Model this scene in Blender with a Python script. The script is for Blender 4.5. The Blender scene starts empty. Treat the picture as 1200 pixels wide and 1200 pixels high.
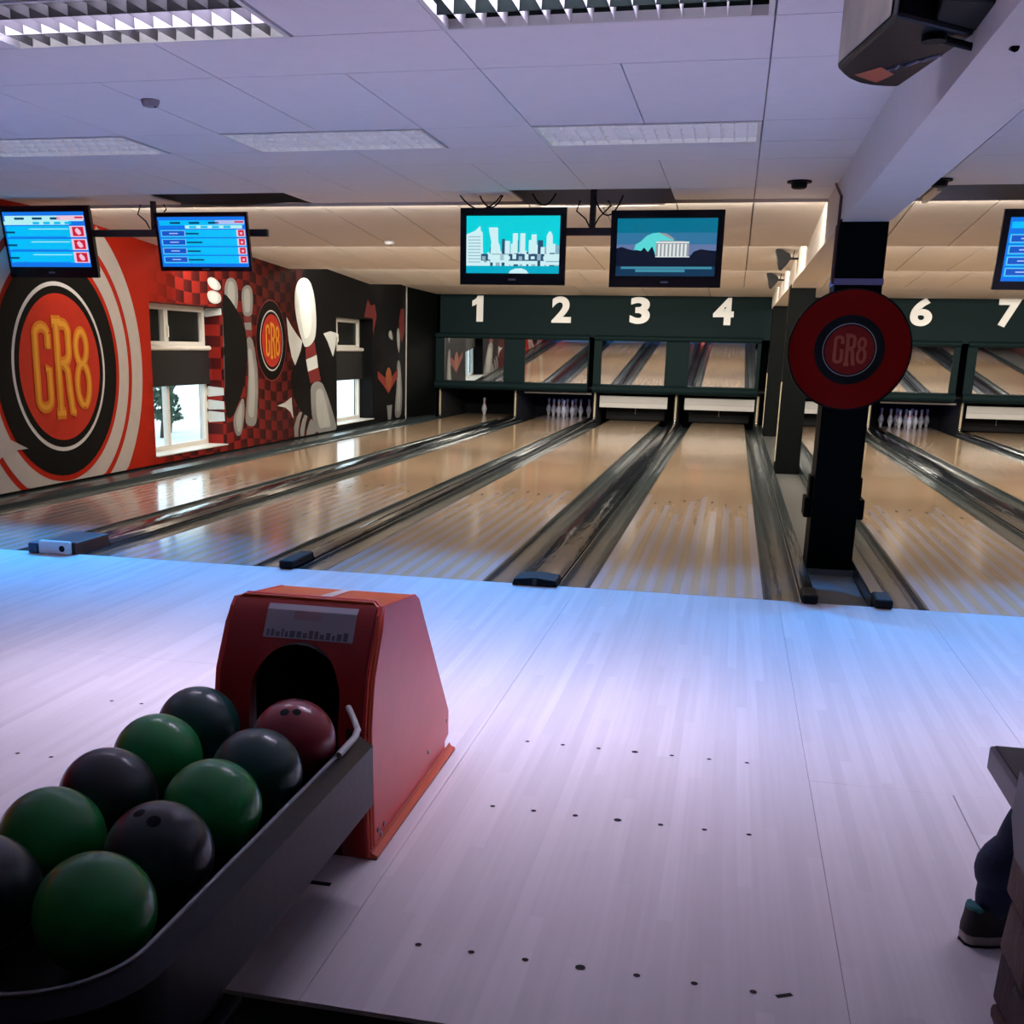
import bpy, bmesh, math, random
from mathutils import Vector, Matrix
random.seed(7)
S = bpy.context.scene
C = S.collection

# ------------------------------------------------------------------ camera, world, exposure
cam_d = bpy.data.cameras.new('camera'); cam = bpy.data.objects.new('camera', cam_d); C.objects.link(cam)
YAW, PITCH, ROLL = math.radians(13.216), math.radians(14.811), math.radians(1.134)
fwd = Vector((-math.sin(YAW) * math.cos(PITCH), math.cos(YAW) * math.cos(PITCH), -math.sin(PITCH)))
rt = Vector((math.cos(YAW), math.sin(YAW), 0)); up = rt.cross(fwd)
rt2 = math.cos(ROLL) * rt + math.sin(ROLL) * up; up2 = -math.sin(ROLL) * rt + math.cos(ROLL) * up
mw = Matrix((rt2, up2, -fwd)).transposed().to_4x4(); mw.translation = Vector((0.25, -6.959, 1.442))
cam.matrix_world = mw
cam_d.sensor_fit = 'HORIZONTAL'; cam_d.sensor_width = 36.0; cam_d.lens = 36.0 * 1324.68 / 1200
cam_d.shift_x = (600 - 533.7) / 1200; cam_d.shift_y = (757.8 - 600) / 1200
cam_d.clip_start = 0.05; cam_d.clip_end = 200
S.camera = cam
S.view_settings.view_transform = 'Standard'; S.view_settings.look = 'None'
S.view_settings.gamma = 1.0; S.view_settings.use_curve_mapping = False
S.view_settings.exposure = 0.0

w = bpy.data.worlds.new('daylight'); S.world = w; w.use_nodes = True
w.node_tree.nodes['Background'].inputs[0].default_value = (0.72, 0.90, 1.0, 1)
w.node_tree.nodes['Background'].inputs[1].default_value = 2.6

WL = {}
def add_light(name, kind, loc, target, energy, color, **kw):
    d = bpy.data.lights.new(name, kind); d.energy = energy; d.color = color
    for k, v in kw.items(): setattr(d, k, v)
    o = bpy.data.objects.new(name, d); C.objects.link(o); o.location = loc
    o.rotation_euler = (Vector(target) - Vector(loc)).to_track_quat('-Z', 'Y').to_euler()
    return o

# fluorescent battens hidden in the steps of the lane ceiling, facing the pins
WARM = (1.0, 0.93, 0.82)
STEP = [(2.945, 2.617, 98), (5.36, 2.508, 185), (9.235, 2.525, 180), (13.09, 2.525, 60)]
for ys, zs, en in STEP:
    for xa, xb in ((-6.0, 0.75), (1.3, 8.4)):
        o = add_light('step_batten_light', 'AREA', ((xa + xb) / 2, ys + (0.06 if ys < 3 else 0.26), zs), ((xa + xb) / 2, ys + 1.5, zs - (1.2 if ys < 3 else 0.15)),
                  en * (xb - xa) / 6.75, WARM, shape='RECTANGLE', size=xb - xa, size_y=0.06)
# blue spots at the edge of the approach ceiling, aimed at the foul line
for x, en in ((-5.6, 560), (-4.6, 600), (-3.6, 480), (-1.9, 330), (-1.0, 330), (0.594, 300), (1.526, 300), (2.6, 340), (3.8, 300)):
    add_light('blue_spot_light', 'SPOT', (x, 1.95, 2.535), (x, -0.22, 0), en, (0.003, 0.34, 1.0),
              spot_size=math.radians(54), spot_blend=1.0, shadow_soft_size=0.02)
# light of the two lit ceiling panels above the approach, and of those out of frame beside them
LAV = (0.80, 0.71, 1.0)
for x, en in ((-5.285, 34), (-2.185, 45), (-0.325, 40), (2.155, 44), (4.395, 38)):
    add_light('louvre_panel_light', 'AREA', (x, -2.585, 2.735), (x, -2.60, 0), en, LAV,
              shape='RECTANGLE', size=1.14, size_y=0.36, spread=math.radians(100))

# ------------------------------------------------------------------ materials
MATS = {}
def mat(name, col, rough=0.5, metal=0.0, emit=None, es=0.0, var=0.08, scale=8.0, bump=0.0, bscale=30.0, stretch=None, spec=0.5, coat=0.0, trans=0.0):
    if name in MATS: return MATS[name]
    m = bpy.data.materials.new(name); m.use_nodes = True; nt = m.node_tree; b = nt.nodes['Principled BSDF']
    b.inputs['Roughness'].default_value = rough; b.inputs['Metallic'].default_value = metal
    b.inputs['Specular IOR Level'].default_value = spec
    b.inputs['Coat Weight'].default_value = coat; b.inputs['Coat Roughness'].default_value = 0.08
    b.inputs['Transmission Weight'].default_value = trans
    tc = nt.nodes.new('ShaderNodeTexCoord'); mp = nt.nodes.new('ShaderNodeMapping')
    if stretch: mp.inputs['Scale'].default_value = stretch
    nt.links.new(tc.outputs['Object'], mp.inputs['Vector'])
    n = nt.nodes.new('ShaderNodeTexNoise'); n.inputs['Scale'].default_value = scale; n.inputs['Detail'].default_value = 4
    nt.links.new(mp.outputs['Vector'], n.inputs['Vector'])
    mx = nt.nodes.new('ShaderNodeMix'); mx.data_type = 'RGBA'
    mx.inputs['A'].default_value = (*[c * (1 - var) for c in col], 1); mx.inputs['B'].default_value = (*[min(1, c * (1 + var)) for c in col], 1)
    nt.links.new(n.outputs['Fac'], mx.inputs['Factor']); nt.links.new(mx.outputs['Result'], b.inputs['Base Color'])
    if emit:
        b.inputs['Emission Color'].default_value = (*emit, 1); b.inputs['Emission Strength'].default_value = es
    if bump:
        n2 = nt.nodes.new('ShaderNodeTexNoise'); n2.inputs['Scale'].default_value = bscale; n2.inputs['Detail'].default_value = 3
        nt.links.new(mp.outputs['Vector'], n2.inputs['Vector'])
        bp = nt.nodes.new('ShaderNodeBump'); bp.inputs['Strength'].default_value = bump; bp.inputs['Distance'].default_value = 0.01
        nt.links.new(n2.outputs['Fac'], bp.inputs['Height']); nt.links.new(bp.outputs['Normal'], b.inputs['Normal'])
    MATS[name] = m
    return m

def math_node(nt, op, a, b=None):
    n = nt.nodes.new('ShaderNodeMath'); n.operation = op
    for i, v in enumerate((a, b)):
        if v is None: continue
        if isinstance(v, (int, float)): n.inputs[i].default_value = v
        else: nt.links.new(v, n.inputs[i])
    return n.outputs[0]

def board_mat(name, c1, c2, width, rough, coat=0.0, grain=0.35, spec=0.5):
    """long wooden boards running along Y: a tone per board and stretched grain"""
    m = bpy.data.materials.new(name); m.use_nodes = True; nt = m.node_tree; b = nt.nodes['Principled BSDF']
    g = nt.nodes.new('ShaderNodeNewGeometry'); sp = nt.nodes.new('ShaderNodeSeparateXYZ'); nt.links.new(g.outputs['Position'], sp.inputs[0])
    ix = math_node(nt, 'FLOOR', math_node(nt, 'DIVIDE', sp.outputs[0], width))
    iy = math_node(nt, 'FLOOR', math_node(nt, 'ADD', math_node(nt, 'DIVIDE', sp.outputs[1], 1.7), math_node(nt, 'MULTIPLY', ix, 0.37)))
    cb = nt.nodes.new('ShaderNodeCombineXYZ'); nt.links.new(ix, cb.inputs[0]); nt.links.new(iy, cb.inputs[1])
    wn = nt.nodes.new('ShaderNodeTexWhiteNoise'); wn.noise_dimensions = '2D'; nt.links.new(cb.outputs[0], wn.inputs['Vector'])
    mp = nt.nodes.new('ShaderNodeMapping'); mp.inputs['Scale'].default_value = (45, 1.2, 20); nt.links.new(g.outputs['Position'], mp.inputs['Vector'])
    n = nt.nodes.new('ShaderNodeTexNoise'); n.inputs['Scale'].default_value = 1.0; n.inputs['Detail'].default_value = 5; nt.links.new(mp.outputs[0], n.inputs['Vector'])
    f = math_node(nt, 'ADD', math_node(nt, 'MULTIPLY', wn.outputs['Value'], 1 - grain), math_node(nt, 'MULTIPLY', n.outputs['Fac'], grain))
    mx = nt.nodes.new('ShaderNodeMix'); mx.data_type = 'RGBA'; mx.inputs['A'].default_value = (*c1, 1); mx.inputs['B'].default_value = (*c2, 1)
    nt.links.new(f, mx.inputs['Factor']); nt.links.new(mx.outputs['Result'], b.inputs['Base Color'])
    b.inputs['Roughness'].default_value = rough; b.inputs['Coat Weight'].default_value = coat; b.inputs['Coat Roughness'].default_value = 0.1
    b.inputs['Specular IOR Level'].default_value = spec
    MATS[name] = m
    return m

def mural_mat():
    m = bpy.data.materials.new('mural_paint'); m.use_nodes = True; nt = m.node_tree; b = nt.nodes['Principled BSDF']
    g = nt.nodes.new('ShaderNodeNewGeometry'); sp = nt.nodes.new('ShaderNodeSeparateXYZ'); nt.links.new(g.outputs['Position'], sp.inputs[0])
    x, y, z = sp.outputs
    wob = math_node(nt, 'MULTIPLY', math_node(nt, 'SINE', math_node(nt, 'MULTIPLY', y, 2.3)), 0.05)
    # the reveals run along X, so add X to keep the checks going round the corner
    u = math_node(nt, 'DIVIDE', math_node(nt, 'SUBTRACT', y, x), 0.215)
    v = math_node(nt, 'DIVIDE', math_node(nt, 'ADD', z, wob), 0.138)
    iu, iv = math_node(nt, 'FLOOR', u), math_node(nt, 'FLOOR', v)
    odd = math_node(nt, 'MODULO', math_node(nt, 'ABSOLUTE', math_node(nt, 'ADD', iu, iv)), 2.0)
    fr = math_node(nt, 'FRACT', u)
    fac = math_node(nt, 'ADD', math_node(nt, 'MULTIPLY', odd, 0.75), math_node(nt, 'MULTIPLY', fr, 0.25))
    ck = nt.nodes.new('ShaderNodeMix'); ck.data_type = 'RGBA'
    ck.inputs['A'].default_value = (0.33, 0.020, 0.013, 1); ck.inputs['B'].default_value = (0.038, 0.005, 0.006, 1)
    nt.links.new(fac, ck.inputs['Factor'])
    # near the big logo the paint is plain orange-red
    mr = nt.nodes.new('ShaderNodeMapRange'); mr.inputs['From Min'].default_value = 4.7; mr.inputs['From Max'].default_value = 5.6
    nt.links.new(math_node(nt, 'SUBTRACT', y, math_node(nt, 'MULTIPLY', z, 0.12)), mr.inputs['Value'])
    r = nt.nodes.new('ShaderNodeMix'); r.data_type = 'RGBA'; r.inputs['A'].default_value = (0.46, 0.018, 0.005, 1)
    nt.links.new(mr.outputs['Result'], r.inputs['Factor']); nt.links.new(ck.outputs['Result'], r.inputs['B'])
    # the design runs out into black towards the pins
    md = nt.nodes.new('ShaderNodeMapRange'); md.inputs['From Min'].default_value = 5.9; md.inputs['From Max'].default_value = 11.2
    nt.links.new(math_node(nt, 'ADD', y, math_node(nt, 'MULTIPLY', z, 0.5)), md.inputs['Value'])
    k = nt.nodes.new('ShaderNodeMix'); k.data_type = 'RGBA'; k.inputs['B'].default_value = (0.0025, 0.0025, 0.003, 1)
    nt.links.new(md.outputs['Result'], k.inputs['Factor']); nt.links.new(r.outputs['Result'], k.inputs['A'])
    nt.links.new(k.outputs['Result'], b.inputs['Base Color']); b.inputs['Roughness'].default_value = 0.5; b.inputs['Specular IOR Level'].default_value = 0.10
    MATS['mural'] = m
    return m

M_floor = board_mat('approach_wood', (0.58, 0.535, 0.545), (0.80, 0.755, 0.765), 0.041, 0.5, 0.0, 0.62)
M_lane = board_mat('lane_wood', (0.48, 0.34, 0.215), (0.60, 0.44, 0.29), 0.027, 0.22, 0.55, 0.45)
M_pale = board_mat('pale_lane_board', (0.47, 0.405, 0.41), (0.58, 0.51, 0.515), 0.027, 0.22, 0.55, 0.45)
M_lounge = board_mat('lounge_wood', (0.05, 0.025, 0.012), (0.12, 0.055, 0.025), 0.11, 0.4)
M_mural = mural_mat()
M_tile = mat('ceiling_tile_white', (0.92, 0.87, 0.88), 0.9, bump=0.15, bscale=90, var=0.04)
M_tilewarm = mat('ceiling_tile_cream', (0.72, 0.645, 0.57), 0.9, bump=0.12, bscale=90, var=0.05)
M_void = mat('ceiling_void', (0.012, 0.010, 0.010), 0.9)
M_grid = mat('ceiling_grid', (0.42, 0.40, 0.42), 0.8)
M_white = mat('white_paint', (0.75, 0.75, 0.75), 0.5, var=0.03)
M_beam = mat('beam_plaster', (0.72, 0.70, 0.70), 0.8, bump=0.2, bscale=40, var=0.05)
M_black = mat('black_paint', (0.0022, 0.0030, 0.003), 0.6, bump=0.1, spec=0.06)
M_greenblack = mat('mask_green_black', (0.0050, 0.0150, 0.0165), 0.6, bump=0.1, spec=0.08)
M_gutter = mat('gutter_plastic', (0.042, 0.060, 0.066), 0.2, bump=0.35, bscale=5, stretch=(6, 0.5, 6), var=0.25, scale=3)
M_cover = mat('divider_cover', (0.02, 0.024, 0.032), 0.10, bump=0.45, bscale=4, stretch=(6, 0.7, 6), var=0.3, scale=3)
M_rub = mat('black_rubber', (0.005, 0.005, 0.006), 0.6, spec=0.2)
M_channel = mat('channel_grey', (0.10, 0.105, 0.105), 0.6, bump=0.2)
M_dark = mat('dark_interior', (0.006, 0.006, 0.007), 0.9)
M_trim = mat('pale_trim', (0.45, 0.38, 0.26), 0.6)
M_mirror = mat('mirror_glass', (0.80, 0.82, 0.82), 0.02, 1.0, var=0.0)
M_num = mat('number_white', (0.85, 0.85, 0.83), 0.5, var=0.02)
M_guard = mat('guard_white', (0.50, 0.49, 0.47), 0.5, var=0.06, stretch=(1, 1, 30), scale=3)
M_steel = mat('dark_steel', (0.05, 0.05, 0.055), 0.35, 0.7)
M_chrome = mat('bright_metal', (0.7, 0.7, 0.7), 0.2, 0.9)
M_pin = mat('pin_white', (0.55, 0.55, 0.55), 0.3, var=0.03)
M_pinred = mat('pin_red', (0.55, 0.03, 0.03), 0.4)

# ------------------------------------------------------------------ mesh helpers
class MB:
    def __init__(s): s.v, s.f, s.m, s.mats = [], [], [], []
    def mi(s, m):
        if m not in s.mats: s.mats.append(m)
        return s.mats.index(m)
    def add(s, vs, fs, m):
        o = len(s.v); i = s.mi(m); s.v += [Vector(p) for p in vs]
        for f in fs: s.f.append([o + k for k in f]); s.m.append(i)
        return s
    def box(s, x0, x1, y0, y1, z0, z1, m):
        return s.add([(x, y, z) for z in (z0, z1) for y in (y0, y1) for x in (x0, x1)],
                     [(0, 2, 3, 1), (4, 5, 7, 6), (0, 1, 5, 4), (2, 6, 7, 3), (0, 4, 6, 2), (1, 3, 7, 5)], m)
    def poly(s, pts, m): return s.add(pts, [tuple(range(len(pts)))], m)
    def prism(s, pts, axis, a0, a1, m, cap=True):
        """pts: 2D outline, extruded along axis (x: pts are y,z; y: pts are x,z; z: pts are x,y)"""
        def p3(p, a): return {'x': (a, p[0], p[1]), 'y': (p[0], a, p[1]), 'z': (p[0], p[1], a)}[axis]
        n = len(pts); vs = [p3(p, a0) for p in pts] + [p3(p, a1) for p in pts]
        fs = [(i, (i + 1) % n, n + (i + 1) % n, n + i) for i in range(n)]
        if cap: fs += [tuple(range(n - 1, -1, -1)), tuple(range(n, 2 * n))]
        return s.add(vs, fs, m)
    def strip(s, pts, axis, a0, a1, m):
        def p3(p, a): return {'x': (a, p[0], p[1]), 'y': (p[0], a, p[1]), 'z': (p[0], p[1], a)}[axis]
        n = len(pts); vs = [p3(p, a0) for p in pts] + [p3(p, a1) for p in pts]
        return s.add(vs, [(i, i + 1, n + i + 1, n + i) for i in range(n - 1)], m)
    def tube(s, path, r, m, n=10, cap=True):
        path = [Vector(p) for p in path]; vs = []; L = len(path)
        rs = r if isinstance(r, (list, tuple)) else [r] * L
        prev = None
        for i, p in enumerate(path):
            t = (path[min(i + 1, L - 1)] - path[max(i - 1, 0)]).normalized()
            a = prev if prev is not None else (Vector((0, 0, 1)) if abs(t.z) < 0.9 else Vector((1, 0, 0)))
            a = (a - t * a.dot(t)).normalized(); prev = a; b = t.cross(a)
            vs += [p + (a * math.cos(2 * math.pi * k / n) + b * math.sin(2 * math.pi * k / n)) * rs[i] for k in range(n)]
        fs = [(i * n + k, i * n + (k + 1) % n, (i + 1) * n + (k + 1) % n, (i + 1) * n + k) for i in range(L - 1) for k in range(n)]
        if cap: fs += [tuple(range(n - 1, -1, -1)), tuple(range((L - 1) * n, L * n))]
        return s.add(vs, fs, m)
    def lathe(s, prof, c, m, n=20):
        c = Vector(c); vs = []
        for r, z in prof: vs += [c + Vector((r * math.cos(2 * math.pi * k / n), r * math.sin(2 * math.pi * k / n), z)) for k in range(n)]
        L = len(prof)
        fs = [(i * n + k, i * n + (k + 1) % n, (i + 1) * n + (k + 1) % n, (i + 1) * n + k) for i in range(L - 1) for k in range(n)]
        fs += [tuple(range(n - 1, -1, -1)), tuple(range((L - 1) * n, L * n))]
        return s.add(vs, fs, m)
    def xf(s, M): s.v = [M @ p for p in s.v]; return s
    def build(s, name, parent=None, smooth=False, bevel=0.0, kind=None, label=None, cat=None, group=None, origin=None):
        if parent is not None: o0 = WL[parent.name]
        elif origin is not None: o0 = Vector(origin)
        else:
            o0 = Vector(((min(p.x for p in s.v) + max(p.x for p in s.v)) / 2, (min(p.y for p in s.v) + max(p.y for p in s.v)) / 2, min(p.z for p in s.v)))
        own = o0
        me = bpy.data.meshes.new(name)
        me.from_pydata([p - own for p in s.v], [], s.f)
        for m in s.mats: me.materials.append(m)
        me.polygons.foreach_set('material_index', s.m)
        if smooth: me.polygons.foreach_set('use_smooth', [True] * len(s.f))
        bm = bmesh.new(); bm.from_mesh(me)
        if smooth: bmesh.ops.remove_doubles(bm, verts=bm.verts, dist=2e-5)
        bmesh.ops.recalc_face_normals(bm, faces=bm.faces); bm.to_mesh(me); bm.free()
        me.update()
        o = bpy.data.objects.new(name, me); C.objects.link(o)
        if parent is not None: o.parent = parent
        else: o.location = own
        WL[o.name] = own.copy()
        if bevel:
            b = o.modifiers.new('bevel', 'BEVEL'); b.width = bevel; b.segments = 2; b.limit_method = 'ANGLE'
        if smooth and not bevel:
            try:
                me.set_sharp_from_angle(angle=math.radians(45))
            except Exception: pass
        setp(o, label, cat, group, kind)
        return o
def setp(o, label=None, cat=None, group=None, kind=None):
    if label: o['label'] = label
    if cat: o['category'] = cat
    if group: o['group'] = group
    if kind: o['kind'] = kind
def thing(name, label, cat, loc=(0, 0, 0), group=None, kind=None):
    o = bpy.data.objects.new(name, None); C.objects.link(o); o.location = loc; o.empty_display_size = 0.1
    WL[o.name] = Vector(loc); setp(o, label, cat, group, kind)
    return o
def inst(src, loc, parent=None, name=None, mats=None):
    """copy of a mesh object sharing its data; loc in world space"""
    o = src.copy(); C.objects.link(o)
    if name: o.name = name
    o.parent = parent; o.location = Vector(loc) - (WL[parent.name] if parent else Vector())
    for k in list(o.keys()):
        if k in ('label', 'category', 'group') and parent is not None: del o[k]
    WL[o.name] = Vector(loc)
    return o
def copy_tree(root, loc, label):
    r = root.copy(); C.objects.link(r); r.location = loc; r['label'] = label; WL[r.name] = Vector(loc)
    for ch in list(root.children):
        c = ch.copy(); C.objects.link(c); c.parent = r
    return r
def struct(name, mb, smooth=False, parent=None, bevel=0):
    return mb.build(name, parent, smooth, bevel, kind=None if parent else 'structure', origin=(0, 0, 0))

# ------------------------------------------------------------------ layout (metres): X across the lanes, Y from the foul line to the pins
LC = [-5.125, -3.334, -1.746, 0.0, 2.005, 3.831, 5.42, 7.21]
HW = 0.527
XL, XR = -6.15, 8.6
YB, YM, YE = -11.0, 17.0, 19.6
H = 2.63

# ------------------------------------------------------------------ floors
fl = MB(); fl.box(XL - 0.4, XR, YB, -4.83, -0.16, -0.10, M_lounge); struct('floor_lounge', fl)
fb = MB(); fb.box(XL - 0.4, XR, 0.0, YE + 0.3, -0.30, -0.16, M_dark); struct('floor_lanes', fb)
fa = MB(); fa.box(XL, XR, -4.82, 0.0, -0.16, -0.012, M_dark)
ap = struct('floor_approach', fa)
xs = [XL, -5.48, -4.26, -3.04, -1.82, -0.603, 0.615, 1.44, 2.66, 3.88, 5.10, 6.32, 7.54, XR]
G = 0.0007
for i in range(len(xs) - 1):
    a, b = xs[i] + G, xs[i + 1] - G
    ys = [-4.82, -3.06, 0.0] if i in (6, 8) else ([-4.82, -2.3, 0.0] if i in (3,) else [-4.82, 0.0])
    for j in range(len(ys) - 1):
        if i == 6 and j == 0:
            for u, v in ((a, 1.085), (1.089, b)):
                MB().box(u, v, ys[j], ys[j + 1] - G, -0.012, 0, M_floor).build('approach_panel', ap)
        else:
            MB().box(a, b, ys[j] + (G if j else 0), ys[j + 1] - (G if j < len(ys) - 2 else 0), -0.012, 0, M_floor).build('approach_panel', ap)
# guide dots
def dot(r):
    mb = MB(); n = 12
    mb.poly([(r * math.cos(2 * math.pi * k / n), r * math.sin(2 * math.pi * k / n), 0) for k in range(n)], M_rub)
    return mb.build('approach_dot', ap)
d1, d2 = dot(0.0085), dot(0.0125)
d1.location = (LC[3] - 3 * 0.1351, -4.508, 0.0012); d2.location = (LC[3], -4.508, 0.0012)
for li in (1, 2, 3):
    for y in (-4.508, -3.592, -2.94):
        for k in range(-3, 4):
            x = LC[li] + k * 0.1351
            if li == 3 and y == -4.508 and k in (-3, 0): continue
            if li != 3 and x < -3.7: continue
            inst(d2 if k == 0 and li == 3 else d1, (x, y, 0.0012), ap)
MB().box(-0.02, 0.02, -0.006, 0.006, 0, 0.001, M_rub).xf(Matrix.Translation((0.475, -4.505, 0.0005)) @ Matrix.Rotation(0.5, 4, 'Z')).build('scuff_mark', ap)
MB().box(-0.83, -0.725, -4.268, -4.250, 0, 0.0015, M_rub).build('floor_slot', ap)

# ------------------------------------------------------------------ lanes
NW = ['one', 'two', 'three', 'four', 'five', 'six', 'seven', 'eight']
lane_lab = ['polished bowling lane beside the mural wall, ending below number one',
            'polished bowling lane ending below the white number two', 'polished bowling lane ending below the white number three',
            'polished bowling lane ending below the white number four, left of black column',
            'polished bowling lane just right of the black column with red disc', 'polished bowling lane ending below the white number six',
            'polished bowling lane ending below the white number seven', 'polished bowling lane farthest to the right, past number seven']
arrow_src = None
board_src = {}
for i, x in enumerate(LC):
    t = thing('bowling_lane', lane_lab[i], 'bowling lane', (x, 9.4, -0.05))
    MB().box(x - HW, x + HW, 0.004, 18.95, -0.05, 0, M_lane).build('lane_surface', t)
    nb = 9; bw = 2 * HW / (2 * nb + 1)
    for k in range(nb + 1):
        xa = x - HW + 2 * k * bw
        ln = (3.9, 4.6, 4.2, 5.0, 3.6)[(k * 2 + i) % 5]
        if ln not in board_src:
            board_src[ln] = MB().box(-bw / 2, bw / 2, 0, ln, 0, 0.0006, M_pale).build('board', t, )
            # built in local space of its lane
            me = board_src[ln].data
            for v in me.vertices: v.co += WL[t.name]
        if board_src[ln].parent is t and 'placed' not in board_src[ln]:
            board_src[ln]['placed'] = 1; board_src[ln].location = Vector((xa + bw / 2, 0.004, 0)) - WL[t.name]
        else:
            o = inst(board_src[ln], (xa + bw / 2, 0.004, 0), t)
    for k in range(-3, 4):
        ay = 4.73 - abs(k) * 0.13
        if arrow_src is None:
            arrow_src = MB().poly([(-0.014, -0.06, 0), (0.014, -0.06, 0), (0, 0.06, 0)], M_rub).build('arrow_mark', t)
            for v in arrow_src.data.vertices: v.co += WL[t.name]
            arrow_src.location = Vector((x + k * 0.1351, ay, 0.0018)) - WL[t.name]
        else: inst(arrow_src, (x + k * 0.1351, ay, 0.0018), t)
for o in board_src.values():
    if 'placed' in o: del o['placed']
for o in bpy.data.objects:
    if 'placed' in o: del o['placed']

def gutter(x0, x1, label):
    n = 12; c, hw = (x0 + x1) / 2, (x1 - x0) / 2; dep = 0.062; pts = []
    for k in range(n + 1):
        a = math.pi * k / n
        pts.append((c - (hw - 0.008) * math.cos(a), -0.004 - dep * math.sin(a) ** 0.8 if 0 < k < n else -0.004))
    prof = [(x0 + 0.001, -0.10), (x0 + 0.001, -0.002)] + pts + [(x1 - 0.001, -0.002), (x1 - 0.001, -0.10)]
    mb = MB(); mb.prism(prof, 'y', 0.004, 17.18, M_gutter)
    mb.build('gutter', None, smooth=True, label=label, cat='gutter', group='lane gutters')
# dark joints that show between lane edge and gutter
GUT = [(-5.895, -5.654, 'grey gutter between mural wall ledge and lane one'), (-4.596, -4.375, 'grey gutter on the right of lane one'),
       (-4.084, -3.863, 'grey gutter on the left of lane two'), (-2.805, -2.594, 'grey gutter on the right of lane two'),
       (-2.486, -2.275, 'grey gutter on the left of lane three'), (-1.217, -1.005, 'grey gutter on the right of lane three'),
       (-0.733, -0.529, 'grey gutter on the left of lane four'), (0.529, 0.752, 'grey gutter between lane four and black column'),
       (1.262, 1.476, 'grey gutter just right of black column base'), (2.534, 2.757, 'grey gutter on the left of dark divider before lane six'),
       (3.080, 3.302, 'grey gutter on the left of lane six'), (4.360, 4.572, 'grey gutter on the right of lane six'),
       (4.680, 4.891, 'grey gutter on the left of lane seven'), (5.949, 6.17, 'grey gutter on the right of lane seven'),
       (6.46, 6.681, 'grey gutter beyond lane seven, before the farthest lane'), (7.739, 7.96, 'grey gutter on the outer side of the farthest right lane')]
for a in GUT: gutter(*a)

def divider(x0, x1, label, narrow=False, sensor=False):
    t = thing('lane_divider', label, 'divider', ((x0 + x1) / 2, 9.0, -0.15)); c = (x0 + x1) / 2; hw = (x1 - x0) / 2 - 0.002
    h = 0.045
    prof = [(c - hw, -0.15), (c - hw, 0.01)] + [(c - hw * math.cos(math.pi * k / 8) * 0.97, 0.012 + h * 0.75 * math.sin(math.pi * k / 8)) for k in range(9)] + [(c + hw, 0.01), (c + hw, -0.15)]
    MB().prism(prof, 'y', 0.42 if sensor else (0.37 if narrow else 0.175), 17.18, M_cover).build('cover', t, smooth=True)
    if sensor: pass
    elif narrow:
        MB().box(c - hw, c + hw, -0.045, 0.36, 0.001, 0.058, M_rub).build('end_cap', t, bevel=0.012)
    else:
        e = MB().prism([(c - hw - 0.012, 0.001), (c - hw, 0.042), (c, 0.056), (c + hw, 0.042), (c + hw + 0.012, 0.001)], 'y', -0.06, 0.17, M_rub).build('end_cap', t, bevel=0.006)
        MB().box(c - 0.012, c + 0.012, -0.064, -0.058, 0.004, 0.048, M_steel).build('cap_ridge', t)
    return t
d12 = divider(-4.373, -4.086, 'glossy dark divider cover between lanes one and two', sensor=True)
divider(-2.592, -2.488, 'narrow dark divider between lanes two and three with square black end block', True)
divider(-1.003, -0.735, 'glossy dark divider cover between lanes three and four with angular black end cap')
divider(2.759, 3.078, 'wide dark divider cover to the left of lane six')
divider(4.574, 4.678, 'narrow dark divider between lanes six and seven', True)
divider(6.172, 6.458, 'dark divider cover right of lane seven')
# foul-line sensor on the first divider
t = thing('foul_sensor', 'small brown and white sensor box at foul line beside lane one', 'sensor', (-4.23, 0.06, 0.001))
M_brown = mat('sensor_brown', (0.09, 0.025, 0.015), 0.5)
MB().box(-4.37, -4.09, -0.028, 0.41, -0.1, 0.085, M_brown).build('housing', t, bevel=0.008)
MB().box(-4.36, -4.12, -0.075, -0.03, 0.001, 0.095, M_white).build('white_front', t, bevel=0.012)
MB().tube([(-4.175, -0.077, 0.045), (-4.175, -0.074, 0.045)], 0.022, M_rub, 14).build('lens', t)
MB().box(-4.44, -4.365, -0.075, 0.02, 0.001, 0.075, mat('sensor_blue', (0.02, 0.05, 0.12), 0.4)).build('blue_corner', t, bevel=0.01)
# channel with the columns between lanes four and five
ch = MB(); ch.box(0.84, 1.165, 0.0, 18.6, -0.15, -0.055, M_channel); ch.build('centre_channel', None, label='grey flat channel between two rails under the black columns', cat='channel')
for x0, x1, lab in ((0.754, 0.838, 'grey rail left of black column with black end block at foul line'), (1.167, 1.260, 'grey rail right of black column with black end block at foul line')):
    t = thing('channel_rail', lab, 'rail', ((x0 + x1) / 2, 9, -0.15))
    MB().box(x0, x1, 0.205, 17.18, -0.15, 0.028, M_gutter).build('rail', t, bevel=0.008)
    MB().box(x0 - 0.004, x1 + 0.004, -0.055, 0.20, 0.001, 0.058, M_rub).build('end_cap', t, bevel=0.014)
# ledge along the mural wall and along the right wall
lg = MB(); lg.prism([(XL, -0.15), (XL, 0.055), (-5.99, 0.05), (-5.91, 0.03), (-5.897, -0.15)], 'y', 0.004, 17.0, M_gutter)
struct('trim_1', lg)
lg = MB(); lg.box(7.963, XR, 0.004, 18.6, -0.15, 0.02, M_channel); struct('trim_2', lg)
lg = MB(); lg.box(XL + 0.002, XL + 0.016, -4.8, 15.5, 0.055, 0.075, M_black); struct('baseboard_left', lg)

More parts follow.
